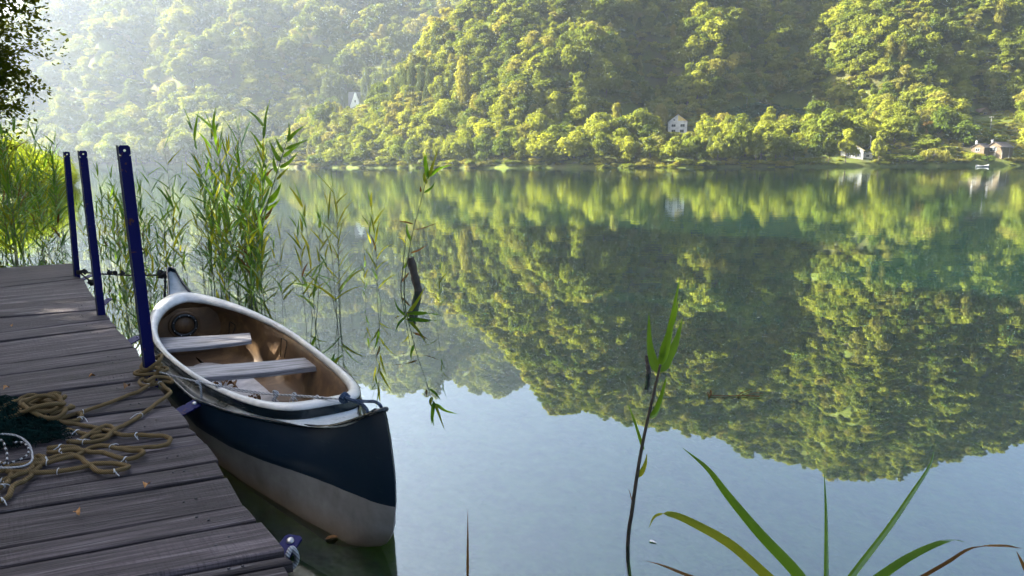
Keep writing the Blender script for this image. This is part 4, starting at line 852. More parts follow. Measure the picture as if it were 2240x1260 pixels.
# ------------------------------------------------------------------ ropes
zs = lambda x, y: (x / 3.818, 780 + y / 3.818)
ropes = [[(1262, 205), (1230, 225), (1160, 265), (1050, 300), (940, 350), (850, 385), (700, 430), (600, 455), (480, 490), (440, 520), (560, 515), (640, 500), (672, 470), (640, 452), (560, 470), (440, 500), (340, 490)],
         [(1200, 195), (1330, 212), (1390, 250), (1415, 285), (1380, 330), (1270, 400), (1130, 490), (1020, 560), (940, 610), (880, 660), (760, 685), (600, 695), (560, 705)],
         [(570, 690), (640, 680), (740, 620), (840, 580), (915, 568), (945, 600), (900, 640), (830, 655), (750, 665)],
         [(330, 485), (420, 490), (520, 530), (640, 545), (760, 560), (860, 585), (935, 615), (1000, 635), (1150, 630), (1300, 640), (1380, 655), (1410, 685), (1370, 715), (1250, 735), (1100, 750), (950, 745)],
         [(390, 770), (500, 775), (600, 765), (690, 770)], [(400, 745), (500, 745), (600, 735), (680, 755), (760, 785), (870, 800), (980, 825), (1080, 830), (1160, 815), (1185, 790), (1140, 765), (1050, 760), (940, 750), (820, 735), (720, 750), (650, 790), (560, 830), (450, 855), (350, 865), (200, 875), (80, 905), (0, 940), (-120, 960)],
         [(270, 850), (380, 830), (480, 800), (570, 795), (640, 820), (720, 870), (800, 925), (900, 945), (1000, 930), (1052, 903), (1030, 882), (900, 872), (770, 880), (650, 905), (450, 930), (330, 945), (150, 940), (20, 925), (-100, 930)],
         [(-90, 1190), (0, 1165), (60, 1140), (100, 1070), (170, 1030), (230, 975), (280, 930), (340, 905)],
         [(-100, 1030), (0, 1010), (100, 990), (200, 950), (250, 900), (270, 840), (300, 820), (355, 825), (350, 855), (260, 865)],
         [(-60, 1090), (0, 1060), (50, 1030), (75, 970), (90, 930)], [(-90, 880), (0, 885), (80, 880), (150, 890), (250, 870)], [(560, 600), (640, 610), (740, 620), (840, 610)]]
mb = MB(); RR = .0098; tp_ = []
for i, R in enumerate(ropes):
    pp = [at(*zs(*q), ZD + .012) for q in R]; Pq = smooth_path(pp, 7); k = np.arange(len(Pq)); Pq[:, 2] += .006 * (1 + np.sin(k * .23 + i * 1.3)) * (.5 + .5 * (i % 3 > 0)) + .002; Pq[:, 0] += .002 * np.sin(k * .9 + i); Pq[:, 1] += .002 * np.sin(k * .7 + 2 * i)
    mb.tube(Pq, RR * (1 + .06 * np.sin(k * 1.9)), 8)
    for q in range(7, len(Pq) - 3, random.randint(30, 80)): tp_.append((Pq[q], Pq[q + 1] - Pq[q]))
# pile of coils
rp = np.random.default_rng(3)
for i in range(9):
    c = at(*zs(rp.uniform(230, 430), rp.uniform(345, 440)), ZD + .02 + .012 * i * .6); a = np.linspace(0, 2 * PI * rp.uniform(.7, 1.05), 18) + rp.uniform(0, 6); rx, ry = rp.uniform(.07, .15), rp.uniform(.05, .1); rot = rp.uniform(0, PI)
    x, y = rx * np.cos(a), ry * np.sin(a); Pq = c + np.stack([x * math.cos(rot) - y * math.sin(rot), x * math.sin(rot) + y * math.cos(rot), .018 * np.sin(a * 2 + i) + .014], 1); mb.tube(Pq, RR, 8)
# wraps round the foot of the nearest post
def wrap(c, rx, ry, z, tilt, rot, a0=0, a1=2 * PI, r_=RR, n=26, m_=None):
    a = np.linspace(a0, a1, n); x, y = rx * np.cos(a), ry * np.sin(a); return np.stack([c[0] + x * math.cos(rot) - y * math.sin(rot), c[1] + x * math.sin(rot) + y * math.cos(rot), z + tilt * np.cos(a + .6)], 1)
for (z, t, r0_, ro) in ((.425, .004, .062, 0), (.448, .012, .055, .8), (.472, .018, .056, 2.0), (.43, .003, .085, .3)): mb.tube(wrap(P1, r0_, r0_ * .85, z, t, ro), RR, 8)
mb.tube(smooth_path([P1 + [.02, -.06, .06], P1 + [.07, -.03, .10], P1 + [.04, .05, .11], P1 + [-.02, .03, .08]], 6), RR, 8)
mb.tube(smooth_path([at(318, 828, .45), at(335, 818, .46), at(357, 818, .45), at(372, 823, .44), at(374, 830, .43), at(355, 828, .425), at(335, 834, .42), at(312, 836, .42), at(303, 828, .42), at(312, 820, .43)], 6), RR, 8)
mb.tube(smooth_path([at(330, 834, .425), at(336, 818, .45), at(343, 806, .48), at(346, 799, .5), at(340, 797, .5)], 6), RR, 8)
ro_ = mb.build('thick_rope', M['rope'], None, True, P1); tag(ro_, 'thick tan rope tied round the nearest post and looped across the pier', 'rope')
mb = MB()
for (c, d) in tp_:
    d = d / np.linalg.norm(d); s = np.cross(d, [0, 0, 1]); a = np.linspace(0, 2 * PI, 12); Pq = c + RR * 1.15 * (np.cos(a)[:, None] * s + np.sin(a)[:, None] * np.array([0, 0, 1.])) + d * (a[:, None] * .0015 - .004); mb.tube(Pq, .0016, 5)
    if random.random() < .6: mb.tube(smooth_path([c + [0, 0, RR], c + s * .02 + [0, 0, RR * .6], c + s * .04 + d * random.uniform(-.03, .03) + [0, 0, -.008]], 4), .0018, 4)
mb.build('twine_tie', M['twine'], ro_, True).location = -P1
# thin grey line from the post to the bow
A = P1 + [.02, -.03, .045]; Bw = at(757, 870, .50); t = np.linspace(0, 1, 60)[:, None]; L1 = A + (Bw - A) * t; L1[:, 2] -= .035 * (4 * t * (1 - t))[:, 0]
mb = MB(); mb.tube(L1, .0042, 6); L2_ = L1.copy(); L2_[:, 2] += .012 * np.sin(np.linspace(0, PI * 3, 60)) * .6; L2_[:, 1] -= .006; mb.tube(L2_[25:], .0042, 6)
def knot(mb, c, r_, n=3, seed=0):
    rr = np.random.default_rng(seed)
    for i in range(n): a = np.linspace(0, 2 * PI, 14); e1 = rr.normal(0, 1, 3); e1 /= np.linalg.norm(e1); e2 = np.cross(e1, rr.normal(0, 1, 3)); e2 /= np.linalg.norm(e2); mb.tube(c + r_ * (np.cos(a)[:, None] * e1 + np.sin(a)[:, None] * e2) + rr.normal(0, r_ * .3, 3), r_ * .5, 6)
def near_px(px): q = proj(L1); return L1[np.argmin(abs(q[:, 0] - px))]
for j, px in enumerate((432, 482, 600, 638, 688, 745)): knot(mb, near_px(px), .0095 if px != 600 else .013, 3, j)
kq = near_px(432); mb.tube(smooth_path([kq, kq + [.015, -.01, -.03], kq + [.02, -.02, -.10], kq + [.025, -.02, -.2], kq + [.022, -.02, -.33]], 5), .006, 6)
for j, px in enumerate((600, 640)):
    c = near_px(px)
    for i in range(6): e = c + [random.uniform(-.03, .02), random.uniform(-.02, 0), -random.uniform(.02, .05)]; mb.tube(smooth_path([c, (c + e) / 2 + [0, -.01, .006], e], 4), np.linspace(.005, .002, 9), 5)
tag(mb.build('mooring_line', M['rope_grey'], None, True, A), 'thin grey knotted line stretched from the nearest post to the canoe bow', 'rope')
mb = MB(); k0 = at(752, 868, .505)
mb.tube(smooth_path([k0, at(770, 874, .50), at(790, 882, .50), at(800, 893, .51), at(803, 903, .50)], 6), .0075, 7)
mb.tube(smooth_path([k0 + [0, 0, .01], at(768, 872, .52), at(795, 875, .53), at(818, 876, .58), at(829, 884, .60), at(834, 893, .57)], 6), .0075, 7)
knot(mb, k0 + [.005, 0, .004], .017, 4, 5); tag(mb.build('bow_rope', M['rope_blue'], None, True, k0), 'dark blue rope looped over the near tip of the canoe', 'rope')
mb = MB(); A = P3 + [.03, -.02, .06]; Bq = at(371, 594, .60); t = np.linspace(0, 1, 40)[:, None]; L3 = A + (Bq - A) * t; L3[:, 2] -= .02 * (4 * t * (1 - t))[:, 0]; mb.tube(L3, .008, 6)
for j, f in enumerate((.0, .04, .08, .38, .44, .52, .92, .97)): knot(mb, A + (Bq - A) * f, .016 if f < .9 else .024, 3, 20 + j)
mb.tube(smooth_path([A, at(195, 605, .4), at(203, 612, .35)], 4), .010, 6); knot(mb, at(202, 610, .36), .022, 4, 40)
e_ = A + (Bq - A) * .95; Pq = smooth_path([e_, e_ + [0, 0, -.1], e_ + [-.02, 0, -.25], e_ + [-.03, 0, -.45], e_ + [-.05, -.02, -.60]], 6); mb.tube(Pq, .010 * (1 + .3 * np.sin(np.arange(len(Pq)) * 2.1)), 6)
tag(mb.build('stern_line', M['rope_dark'], None, True, A), 'dark knotted cord tied from the farthest post to the canoe stern', 'rope')
mb = MB(); mb.tube(smooth_path([at(622, 1215, .34), at(632, 1195, .36), at(642, 1205, .34), at(644, 1222, .30), at(634, 1236, .28), at(624, 1232, .28)], 6), .0085, 7); tag(mb.build('rope_loop', M['rope_grey'], None, True, at(632, 1215, .3)), 'short pale rope loop hanging from the near rusty bracket', 'rope')

# ------------------------------------------------------------------ fishing net
def net():
    mb = MB(); r = np.random.default_rng(12)
    O = at(-30, 960, ZD)
    for layer in range(5):
        nu, nv_ = 34, 30; poly = [(-110, 855), (35, 862), (165, 941), (60, 1000), (-110, 1010)]
        c00, c10, c11, c01 = [at(*q, ZD + .01) for q in ((-120 + 10 * layer, 862), (30 - 5 * layer, 862 + 6 * layer), (168 - 6 * layer, 944 + 3 * layer), (-110, 1002 - 3 * layer))]
        G_ = np.zeros((nu, nv_, 3)); 
        for i in range(nu):
            for j in range(nv_):
                u, v = i / (nu - 1), j / (nv_ - 1); p = (c00 * (1 - u) * (1 - v) + c10 * u * (1 - v) + c11 * u * v + c01 * (1 - u) * v); e = math.sin(PI * min(u * .55 + .35, 1)) * math.sin(PI * (.12 + v * .8))
                a = .022 if layer else .006
                q = p + r.normal(0, .0035 if layer == 0 else .009, 3); q[2] = ZD + .012 + abs(.075 * e * (1 - .13 * layer) * (1 + .5 * math.sin(u * 7 + layer) * math.cos(v * 6 + layer * 2)) + a * math.sin(u * 31 + v * 17 + layer) * math.cos(v * 27 - layer)); q[0] += .02 * math.sin(v * 9 + layer * 2) * (layer > 0); q[1] += .02 * math.sin(u * 11 + layer) * (layer > 0); G_[i, j] = q
        for i in range(nu - 1):
            for j in range(nv_ - 1):
                if layer and r.random() < .06: continue
                a = G_[i, j]; 
                for b in (G_[i + 1, j], G_[i, j + 1]):
                    d = b - a; s = np.cross(d, [0, 0, 1.]); s /= np.linalg.norm(s) + 1e-9; n_ = np.cross(s, d); n_ /= np.linalg.norm(n_) + 1e-9; R_ = .0017
                    mb.add([a + s * R_, a - s * R_ * .5 + n_ * R_, a - s * R_ * .5 - n_ * R_, b + s * R_, b - s * R_ * .5 + n_ * R_, b - s * R_ * .5 - n_ * R_], [[0, 1, 4, 3], [1, 2, 5, 4], [2, 0, 3, 5]])
    o = mb.build('fishing_net', M['net'], None, False, O); tag(o, 'crumpled dark green fishing net heaped on the pier', 'net')
    mb = MB(); hoop = [(-20, 940), (15, 940), (38, 945), (58, 960), (66, 978), (66, 998), (50, 1009), (20, 1013), (-30, 1012)]; mb.tube(smooth_path([at(*q, ZD + .055) for q in hoop], 8), .0042, 7); tag(mb.build('net_hoop', M['rope_grey'], None, True, at(40, 980, ZD)), 'curved whitish hoop lying at the edge of the green net', 'hoop')
    cords = [[(-30, 950), (0, 953), (8, 968), (12, 985), (8, 1002), (-20, 1010)], [(25, 958), (45, 958), (58, 968), (58, 982), (45, 993), (20, 1002), (10, 1004)]]
    mb = MB()
    for c in cords:
        Pq = smooth_path([at(*q, ZD + .062) for q in c], 8); mb.tube(Pq, .0038, 6, 0)
        for k in range(2, len(Pq) - 3, 5): mb.tube(Pq[k:k + 3], .0042, 6, 1)
    tag(mb.build('speckled_cord', [M['rope_dark'], M['rope_grey']], None, True, at(40, 980, ZD)), 'black and white speckled cord inside the whitish hoop', 'cord')
net()

# ------------------------------------------------------------------ reeds
def blade_pts(mb, P, w, side, m=0, fold=.25):
    """leaf blade: tapering strip with a folded midrib along P; w per-point half width"""
    P = np.asarray(P, float); n = len(P); T = np.gradient(P, axis=0); T /= np.linalg.norm(T, axis=1)[:, None] + 1e-9
    S = np.asarray(side, float); S = np.broadcast_to(S, P.shape); S = S - T * (S * T).sum(1)[:, None]; S /= np.linalg.norm(S, axis=1)[:, None] + 1e-9; N = np.cross(T, S)
    w = np.asarray(w)[:, None]; V = np.stack([P - S * w + N * w * fold, P, P + S * w + N * w * fold], 1).reshape(-1, 3)
    mb.add(V, [[3 * i + a, 3 * i + 3 + a, 3 * i + 4 + a, 3 * i + 1 + a] for i in range(n - 1) for a in (0, 1)], m)
def wprof(n, W): t = np.linspace(0, 1, n); return W * np.clip(np.minimum(1, .35 + t * 4) * (1 - t ** 1.7) ** .9, .02, 1)
def reed_proto(seed, h=1.6, nl=12, lean=.12, arch=.0, brown=.15, yellow=.2, Lf=.34, start=.25, upright=.5):
    r = np.random.default_rng(seed); a = r.uniform(0, 2 * PI); n = 12; t = np.linspace(0, 1, n); b2 = r.uniform(0, 2 * PI)
    C = np.stack([lean * h * (t ** 1.5) * math.cos(a) + .02 * np.sin(t * 5 + a), lean * h * (t ** 1.5) * math.sin(a) + .02 * np.cos(t * 4), -.55 + (h + .55) * t], 1)
    st = MB(); st.tube(C, np.linspace(.0042, .0014, n) * 1.1, 5)
    lv = MB(); ph = r.uniform(0, PI)
    for k in range(nl):
        f = start + (1 - start) * (k + .5) / nl; p = C[0] + (C[-1] - C[0]) * 0; x = f * (n - 1); i0 = min(int(x), n - 2); p = C[i0] + (C[i0 + 1] - C[i0]) * (x - i0)
        if p[2] < .05: continue
        az = ph + PI * (k % 2) + r.normal(0, .45); L = Lf * r.uniform(.65, 1.15) * (1 - .35 * f ** 3) ; el = np.clip(r.normal(.75 + .45 * f * upright, .2), .15, 1.45); droop = r.uniform(.3, 1.5) * (1.1 - f * .7)
        L *= 1.22; m_ = 9; s = np.linspace(0, 1, m_); ang = el - droop * s ** 1.6; dr = np.cumsum(np.concatenate([[0], np.cos(ang[:-1])])) * L / (m_ - 1); dz = np.cumsum(np.concatenate([[0], np.sin(ang[:-1])])) * L / (m_ - 1)
        Pq = p + np.stack([dr * math.cos(az), dr * math.sin(az), dz], 1); side = np.array([-math.sin(az), math.cos(az), r.normal(0, .6)])
        u = r.random(); mat = 2 if u < 0.5 * brown * (1.5 - f * 1.4) else (1 if u < brown + yellow else 0); blade_pts(lv, Pq, wprof(m_, r.uniform(.010, .018)), side, mat)
    # terminal spear leaf
    Pq = C[-1] + np.array([[.01 * k * math.cos(a), .01 * k * math.sin(a), .03 * k] for k in range(8)]); blade_pts(lv, Pq, wprof(8, .006), (1, .3, 0), 0)
    me1 = mesh('stem', np.concatenate(st.V), st.F, M['stem']); me2 = mesh('leaves', np.concatenate(lv.V), lv.F, [M['reed'], M['reed_yellow'], M['reed_brown']], True, lv.M); return me1, me2
PRO = [reed_proto(500 + i, h, nl, ln, 0, br, ye, Lf) for i, (h, nl, ln, br, ye, Lf) in enumerate([(1.75, 17, .10, .10, .10, .36), (1.6, 16, .16, .15, .15, .34), (1.5, 15, .05, .2, .12, .32), (1.35, 14, .2, .15, .15, .34), (1.2, 13, .12, .3, .15, .3), (1.7, 16, .22, .08, .2, .36), (1.05, 12, .3, .35, .2, .28), (1.4, 15, .14, .2, .25, .32), (.9, 10, .2, .45, .2, .26), (1.55, 14, .08, .05, .2, .38)])]
PALE = [reed_proto(600 + i, h, nl, ln, 0, .12, .45, Lf, .45, 1.0) for i, (h, nl, ln, Lf) in enumerate([(1.15, 9, .08, .3), (1.0, 8, .14, .26), (.85, 7, .05, .24)])]
nreed = 0
def reed(pr, x, y, hs, rz, label, group, name='reed'):
    global nreed; nreed += 1
    e = obj(name, pr[0], loc=(x, y, 0), rz=rz); e.scale = (hs, hs, hs); tag(e, label, 'reed', group); obj('leaves', pr[1], e); return e
def in_canoe(x, y): d = np.array([x - CX, y - CY]); u, w = d @ ax2, d @ nn2; return abs(u) < 2.45 and abs(w + .03) < .52
def in_pier(x, y):
    d = np.array([x, y, 0]) - E0; d[2] = 0; return (d @ nE > -.1) and (-.2 < d @ dE < LE + 1.6) 
r = np.random.default_rng(77)
def clump(n, poly_px, pros, hs, label, group, topfn=None):
    k = 0; tries = 0; poly = np.array(poly_px, float); a, b = poly.min(0), poly.max(0)
    while k < n and tries < 5000:
        tries += 1; q = np.array([[r.uniform(a[0], b[0]), r.uniform(a[1], b[1])]])
        if not inpoly(q, poly)[0]: continue
        p = at(*q[0], 0)
        if in_canoe(p[0], p[1]) or in_pier(p[0], p[1]): continue
        reed(pros[r.integers(len(pros))], p[0], p[1], r.uniform(*hs), r.uniform(0, 6.28), label, group); k += 1
clump(44, [(370, 585), (570, 590), (600, 680), (520, 685), (430, 630)], PRO[:6] + PRO[7:8], (.9, 1.2), 'green reed in the tall dense clump right behind the canoe stern', 'reeds behind the canoe stern')
clump(15, [(400, 600), (560, 600), (600, 690), (500, 680)], [PRO[8], PRO[6], PRO[4]], (.6, 1.0), 'short dry brownish reed low in the clump behind the canoe stern', 'short dry reeds behind the canoe stern')
clump(20, [(250, 580), (390, 590), (370, 660), (300, 720), (240, 660)], [PRO[3], PRO[4], PRO[6], PRO[7]], (.7, 1.0), 'reed in the water gap between the posts and the canoe', 'reeds between the posts and the canoe')
clump(22, [(200, 560), (340, 560), (330, 590), (200, 590)], [PRO[2], PRO[3], PRO[7], PRO[4]], (.75, 1.0), 'reed seen behind the three blue posts', 'reeds behind the blue posts')
clump(50, [(-60, 470), (150, 480), (165, 560), (-60, 568)], PRO[:4] + PRO[5:6] + PRO[9:], (.95, 1.3), 'tall blue-green reed growing behind the far end of the pier', 'reeds behind the pier end')
clump(12, [(-40, 560), (60, 560), (60, 570), (-40, 572)], [PRO[0], PRO[5], PRO[9]], (1.1, 1.45), 'large-leaved reed right against the far pier edge', 'reeds against the pier edge')
clump(7, [(650, 675), (760, 675), (770, 745), (690, 735)], PALE + [PRO[4]], (.95, 1.15), 'yellow-green reed in the small open clump right of the canoe', 'reeds in the small open clump')
clump(5, [(560, 660), (660, 680), (680, 720), (600, 700)], PALE, (.6, .9), 'thin short reed between the two clumps beside the canoe rim', 'thin reeds beside the canoe rim')
for (px, py, h_s, k, lb) in [(827, 650, 1.0, 0, 'left one of the two slim reeds left of the leaning stake'), (838, 664, .98, 1, 'right one of the two slim reeds left of the leaning stake'), (800, 660, .62, 2, 'short thin reed left of the slim pair'), (950, 712, .62, 1, 'small lone reed shoot right of the leaning stake')]:
    p = at(px, py, 0); reed(PALE[k], p[0], p[1], h_s, r.uniform(0, 6), lb, 'slim reeds near the leaning stake')
# hero reeds traced from the photograph, each at its own place in the water
def traced(name, base, pts, label, leaves, rad=(.009, .004), stemmat='stem', Y=None, cat='reed'):
    """base: pixel of the foot on the water; pts: stem pixels upwards, at the foot's distance"""
    B0 = at(*base, 0) if Y is None else None; Yb = B0[1] if Y is None else Y; P0 = B0 if Y is None else atY(*base, Y)
    S3 = smooth_path([P0 + [0, 0, -.5], P0] + [atY(*q, Yb + .0) for q in pts], 5); st = MB(); st.tube(S3 - P0, np.linspace(rad[0], rad[1], len(S3)), 7)
    e = obj(name, mesh('stem', np.concatenate(st.V), st.F, M[stemmat]), loc=tuple(P0)); tag(e, label, cat); lv = MB()
    for (lp, wpx, mat) in leaves:
        dpt = random.uniform(-.08, .08); n0 = len(lp); C_ = smooth_path([atY(*q, Yb + dpt * i / (n0 - 1)) for i, q in enumerate(lp)], 5) - P0; W_ = wpx / F * Yb / 2
        blade_pts(lv, C_, wprof(len(C_), W_), (1, random.uniform(-.25, .25), random.uniform(-.1, .1)), mat, .3)
    obj('leaves', mesh('leaves', np.concatenate(lv.V), lv.F, [M['reed'], M['reed_yellow'], M['reed_brown']], True, lv.M), e); return e
traced('reed', (520, 645), [(532, 560), (545, 520), (562, 485), (586, 440), (606, 380), (622, 330), (632, 300)], 'tallest reed, leaning right above the clump behind the canoe',
       [([(632, 305), (636, 285), (635, 262)], 7, 0), ([(630, 306), (648, 286), (670, 270)], 8, 0), ([(627, 322), (650, 312), (680, 300)], 8, 0), ([(622, 340), (640, 325), (662, 312)], 9, 0), ([(615, 362), (635, 350), (655, 328)], 9, 0), ([(607, 388), (622, 372), (636, 360)], 8, 1), ([(622, 330), (612, 312), (605, 295)], 9, 0), ([(616, 348), (604, 330), (592, 302)], 11, 0), ([(608, 374), (602, 355), (600, 335)], 9, 0), ([(598, 404), (585, 385), (568, 367)], 11, 0),
        ([(588, 440), (605, 420), (618, 394)], 14, 0), ([(583, 455), (600, 445), (616, 430)], 10, 0), ([(573, 478), (588, 465), (600, 445)], 10, 2), ([(545, 515), (575, 500), (585, 480)], 8, 0)])
traced('reed', (884, 640), [(886, 600), (892, 567), (899, 530), (906, 497), (924, 434), (931, 405), (937, 385)], 'tall lone reed with a bent tip left above the leaning stake',
       [([(938, 390), (932, 360), (930, 330)], 7, 0), ([(940, 388), (934, 350), (936, 330)], 7, 0), ([(940, 385), (948, 362), (961, 322)], 8, 1), ([(942, 384), (962, 368), (994, 358)], 8, 0), ([(935, 400), (930, 385), (932, 372)], 9, 1), ([(930, 420), (945, 410), (954, 398)], 6, 0), ([(922, 418), (922, 412), (921, 405)], 5, 2), ([(906, 500), (930, 496), (962, 484)], 4, 2), ([(905, 488), (880, 482), (845, 480)], 4, 2), ([(900, 525), (892, 505), (891, 486)], 7, 0), ([(898, 552), (918, 545), (935, 534)], 5, 2)])
traced('reed', (877, 632), [(880, 600), (884, 560), (888, 525), (890, 505)], 'thin pale reed stem tight beside the tall lone reed', [([(883, 585), (895, 570), (906, 560)], 7, 0), ([(888, 530), (880, 520), (868, 516)], 4, 1), ([(878, 615), (890, 600), (896, 592)], 6, 2)])
traced('reed', (905, 690), [(890, 682), (884, 690)], 'low reed with leaves spread flat before the leaning stake', [([(890, 685), (910, 660), (932, 622)], 9, 1), ([(892, 684), (930, 684), (965, 688)], 10, 0), ([(888, 690), (870, 672), (862, 650)], 6, 0), ([(889, 692), (895, 705), (905, 720)], 6, 0), ([(868, 688), (880, 692), (888, 690)], 6, 1), ([(860, 722), (858, 700), (868, 690)], 7, 2)])
traced('reed', (1368, 1195), [(1378, 1120), (1390, 1040), (1402, 975), (1412, 930), (1424, 880), (1436, 830), (1443, 800)], 'dark-stemmed lone reed standing in the foreground water',
       [([(1440, 818), (1428, 790), (1420, 750), (1419, 685)], 24, 0), ([(1443, 805), (1455, 770), (1468, 710), (1488, 608)], 23, 0), ([(1441, 815), (1458, 790), (1478, 750), (1492, 700)], 26, 0), ([(1446, 790), (1452, 760), (1474, 700), (1484, 660)], 16, 0), ([(1421, 918), (1432, 905), (1445, 870), (1458, 822)], 19, 0), ([(1405, 986), (1398, 965), (1384, 920), (1370, 882)], 9, 0), ([(1392, 1046), (1400, 1036), (1408, 1018), (1412, 995)], 15, 1), ([(1383, 1110), (1378, 1095), (1371, 1070)], 4, 2)], (.0095, .005), 'stem_dark')
traced('reed', (1017, 1330), [(1017, 1290), (1017, 1250), (1018, 1210)], 'single thin brown reed blade rising at the bottom centre', [([(1017, 1270), (1018, 1200), (1019, 1112)], 7, 2)], (.003, .002))
tuft = traced('reed_tuft', (1800, 1470), [(1800, 1400), (1800, 1350)], 'foreground reed tuft of long arching blades at the bottom right',
       [([(1790, 1360), (1700, 1290), (1600, 1200), (1520, 1152), (1465, 1128), (1430, 1130), (1414, 1158)], 26, 1), ([(1800, 1350), (1740, 1262), (1660, 1175), (1590, 1090), (1545, 1030), (1490, 983)], 30, 0), ([(1802, 1340), (1803, 1240), (1803, 1130), (1799, 1030)], 14, 0), ([(1806, 1340), (1870, 1255), (1940, 1165), (1995, 1085), (2030, 1030), (2042, 990)], 24, 0), ([(1812, 1350), (1930, 1262), (2000, 1218), (2070, 1190), (2110, 1195)], 22, 0),
        ([(1815, 1370), (1960, 1300), (2060, 1245), (2120, 1210), (2190, 1204), (2230, 1210)], 18, 2), ([(1780, 1370), (1600, 1300), (1500, 1262), (1440, 1238), (1400, 1228)], 12, 2)], (.012, .007), 'stem', Y=1.75, cat='reed tuft')
traced('reed', (2290, 1350), [(2270, 1300), (2255, 1270)], 'orange reed tip just inside the lower right corner', [([(2255, 1290), (2235, 1250), (2218, 1215)], 12, 2)], (.004, .002), Y=1.9)
# bright reed bed on the left bank: past counting
def reed_bed():
    r = np.random.default_rng(15); lv = MB(); Vs, Fs, n0 = [], [], 0
    k = 0
    while k < 3000:
        y = r.uniform(34, 62); xb = np.interp(y, BANK[:, 1], BANK[:, 0]); x = xb + r.uniform(-7.5, .8 + .015 * y) ** 1 
        if x / y < -.95: continue
        k += 1; h = r.uniform(1.5, 2.9) * (1.0 - .28 * ss((y - 40) / 20)) * (.85 if x > xb else 1); z0 = max(float(Hgt(x, y)), -.3); lean = r.normal(0, .10, 2) + [.03, 0]
        top = np.array([x + lean[0] * h, y + lean[1] * h, z0 + h]); b = np.array([x, y, z0]); s = np.array([.012, 0, 0]); V = [b - s, b + s, top + s * .3, top - s * .3]; F_ = [[0, 1, 2, 3]]
        for j in range(9):
            f = r.uniform(.3, 1); p = b + (top - b) * f; az = r.uniform(0, 2 * PI); L = r.uniform(.4, .7); d = np.array([math.cos(az), math.sin(az), 0]); q1 = p + d * L * .5 + [0, 0, L * r.uniform(.15, .5)]; q2 = p + d * L + [0, 0, L * r.uniform(-.1, .5)]; w = np.array([-d[1], d[0], .4]) * .03; m0 = len(V)
            V += [p, q1 - w, q2, q1 + w]; F_.append([m0, m0 + 1, m0 + 2, m0 + 3])
        Vs.append(np.array(V)); Fs.append(np.array(F_) + n0); n0 += len(V)
    tag(obj('reed_bed', mesh('reed_bed', np.concatenate(Vs), np.concatenate(Fs), M['reed_bed'], False)), 'bright sunlit yellow-green reed bed on the left bank behind the posts', 'reed bed', kind='stuff')
reed_bed()

# ------------------------------------------------------------------ stakes and floating twig
def stake(px0, px1, r0, label, z1=None):
    b = at(*px0, 0); t = atY(*px1, b[1] + .02); d = t - b; P_ = np.array([b - d * 1.2, b - d * .5, b, b + d * .5, b + d * .97, t]); mb = MB(); mb.tube(smooth_path(P_, 4), r0 * (1 + .10 * np.sin(np.arange(21) * 1.9)), 12); tag(mb.build('wooden_stake', M['deadwood'], None, True, b), label, 'stake', 'old stakes in the lake')
stake((915, 634), (898, 562), .052, 'dark rotten stake leaning left out of the water'); stake((1417, 818), (1415, 780), .020, 'short dark stake half hidden behind the lone foreground reed')
mb = MB(); b = at(1548, 868, .01)
for pts, rr in (([(1546, 862), (1552, 868), (1590, 870), (1630, 870), (1660, 872)], .004), ([(1610, 870), (1625, 862), (1643, 856)], .003), ([(1630, 869), (1650, 864), (1668, 866)], .0025), ([(1548, 872), (1554, 862), (1552, 858)], .006)): mb.tube(smooth_path([at(*q, .008) for q in pts], 4), rr * .8, 5)
tag(mb.build('floating_twig', M['reed_brown'], None, True, b), 'thin forked twig floating flat on the calm water', 'twig')
mb = MB(); blade_pts(mb, smooth_path([at(1416, 1184, .004), at(1424, 1187, .004), at(1432, 1190, .004)], 4), wprof(9, .010), (.3, 1, 0), 0, 0); tag(mb.build('floating_petal', M['twine'], None, True, at(1424, 1187, .004)), 'tiny white petal floating right of the foreground reed foot', 'petal')

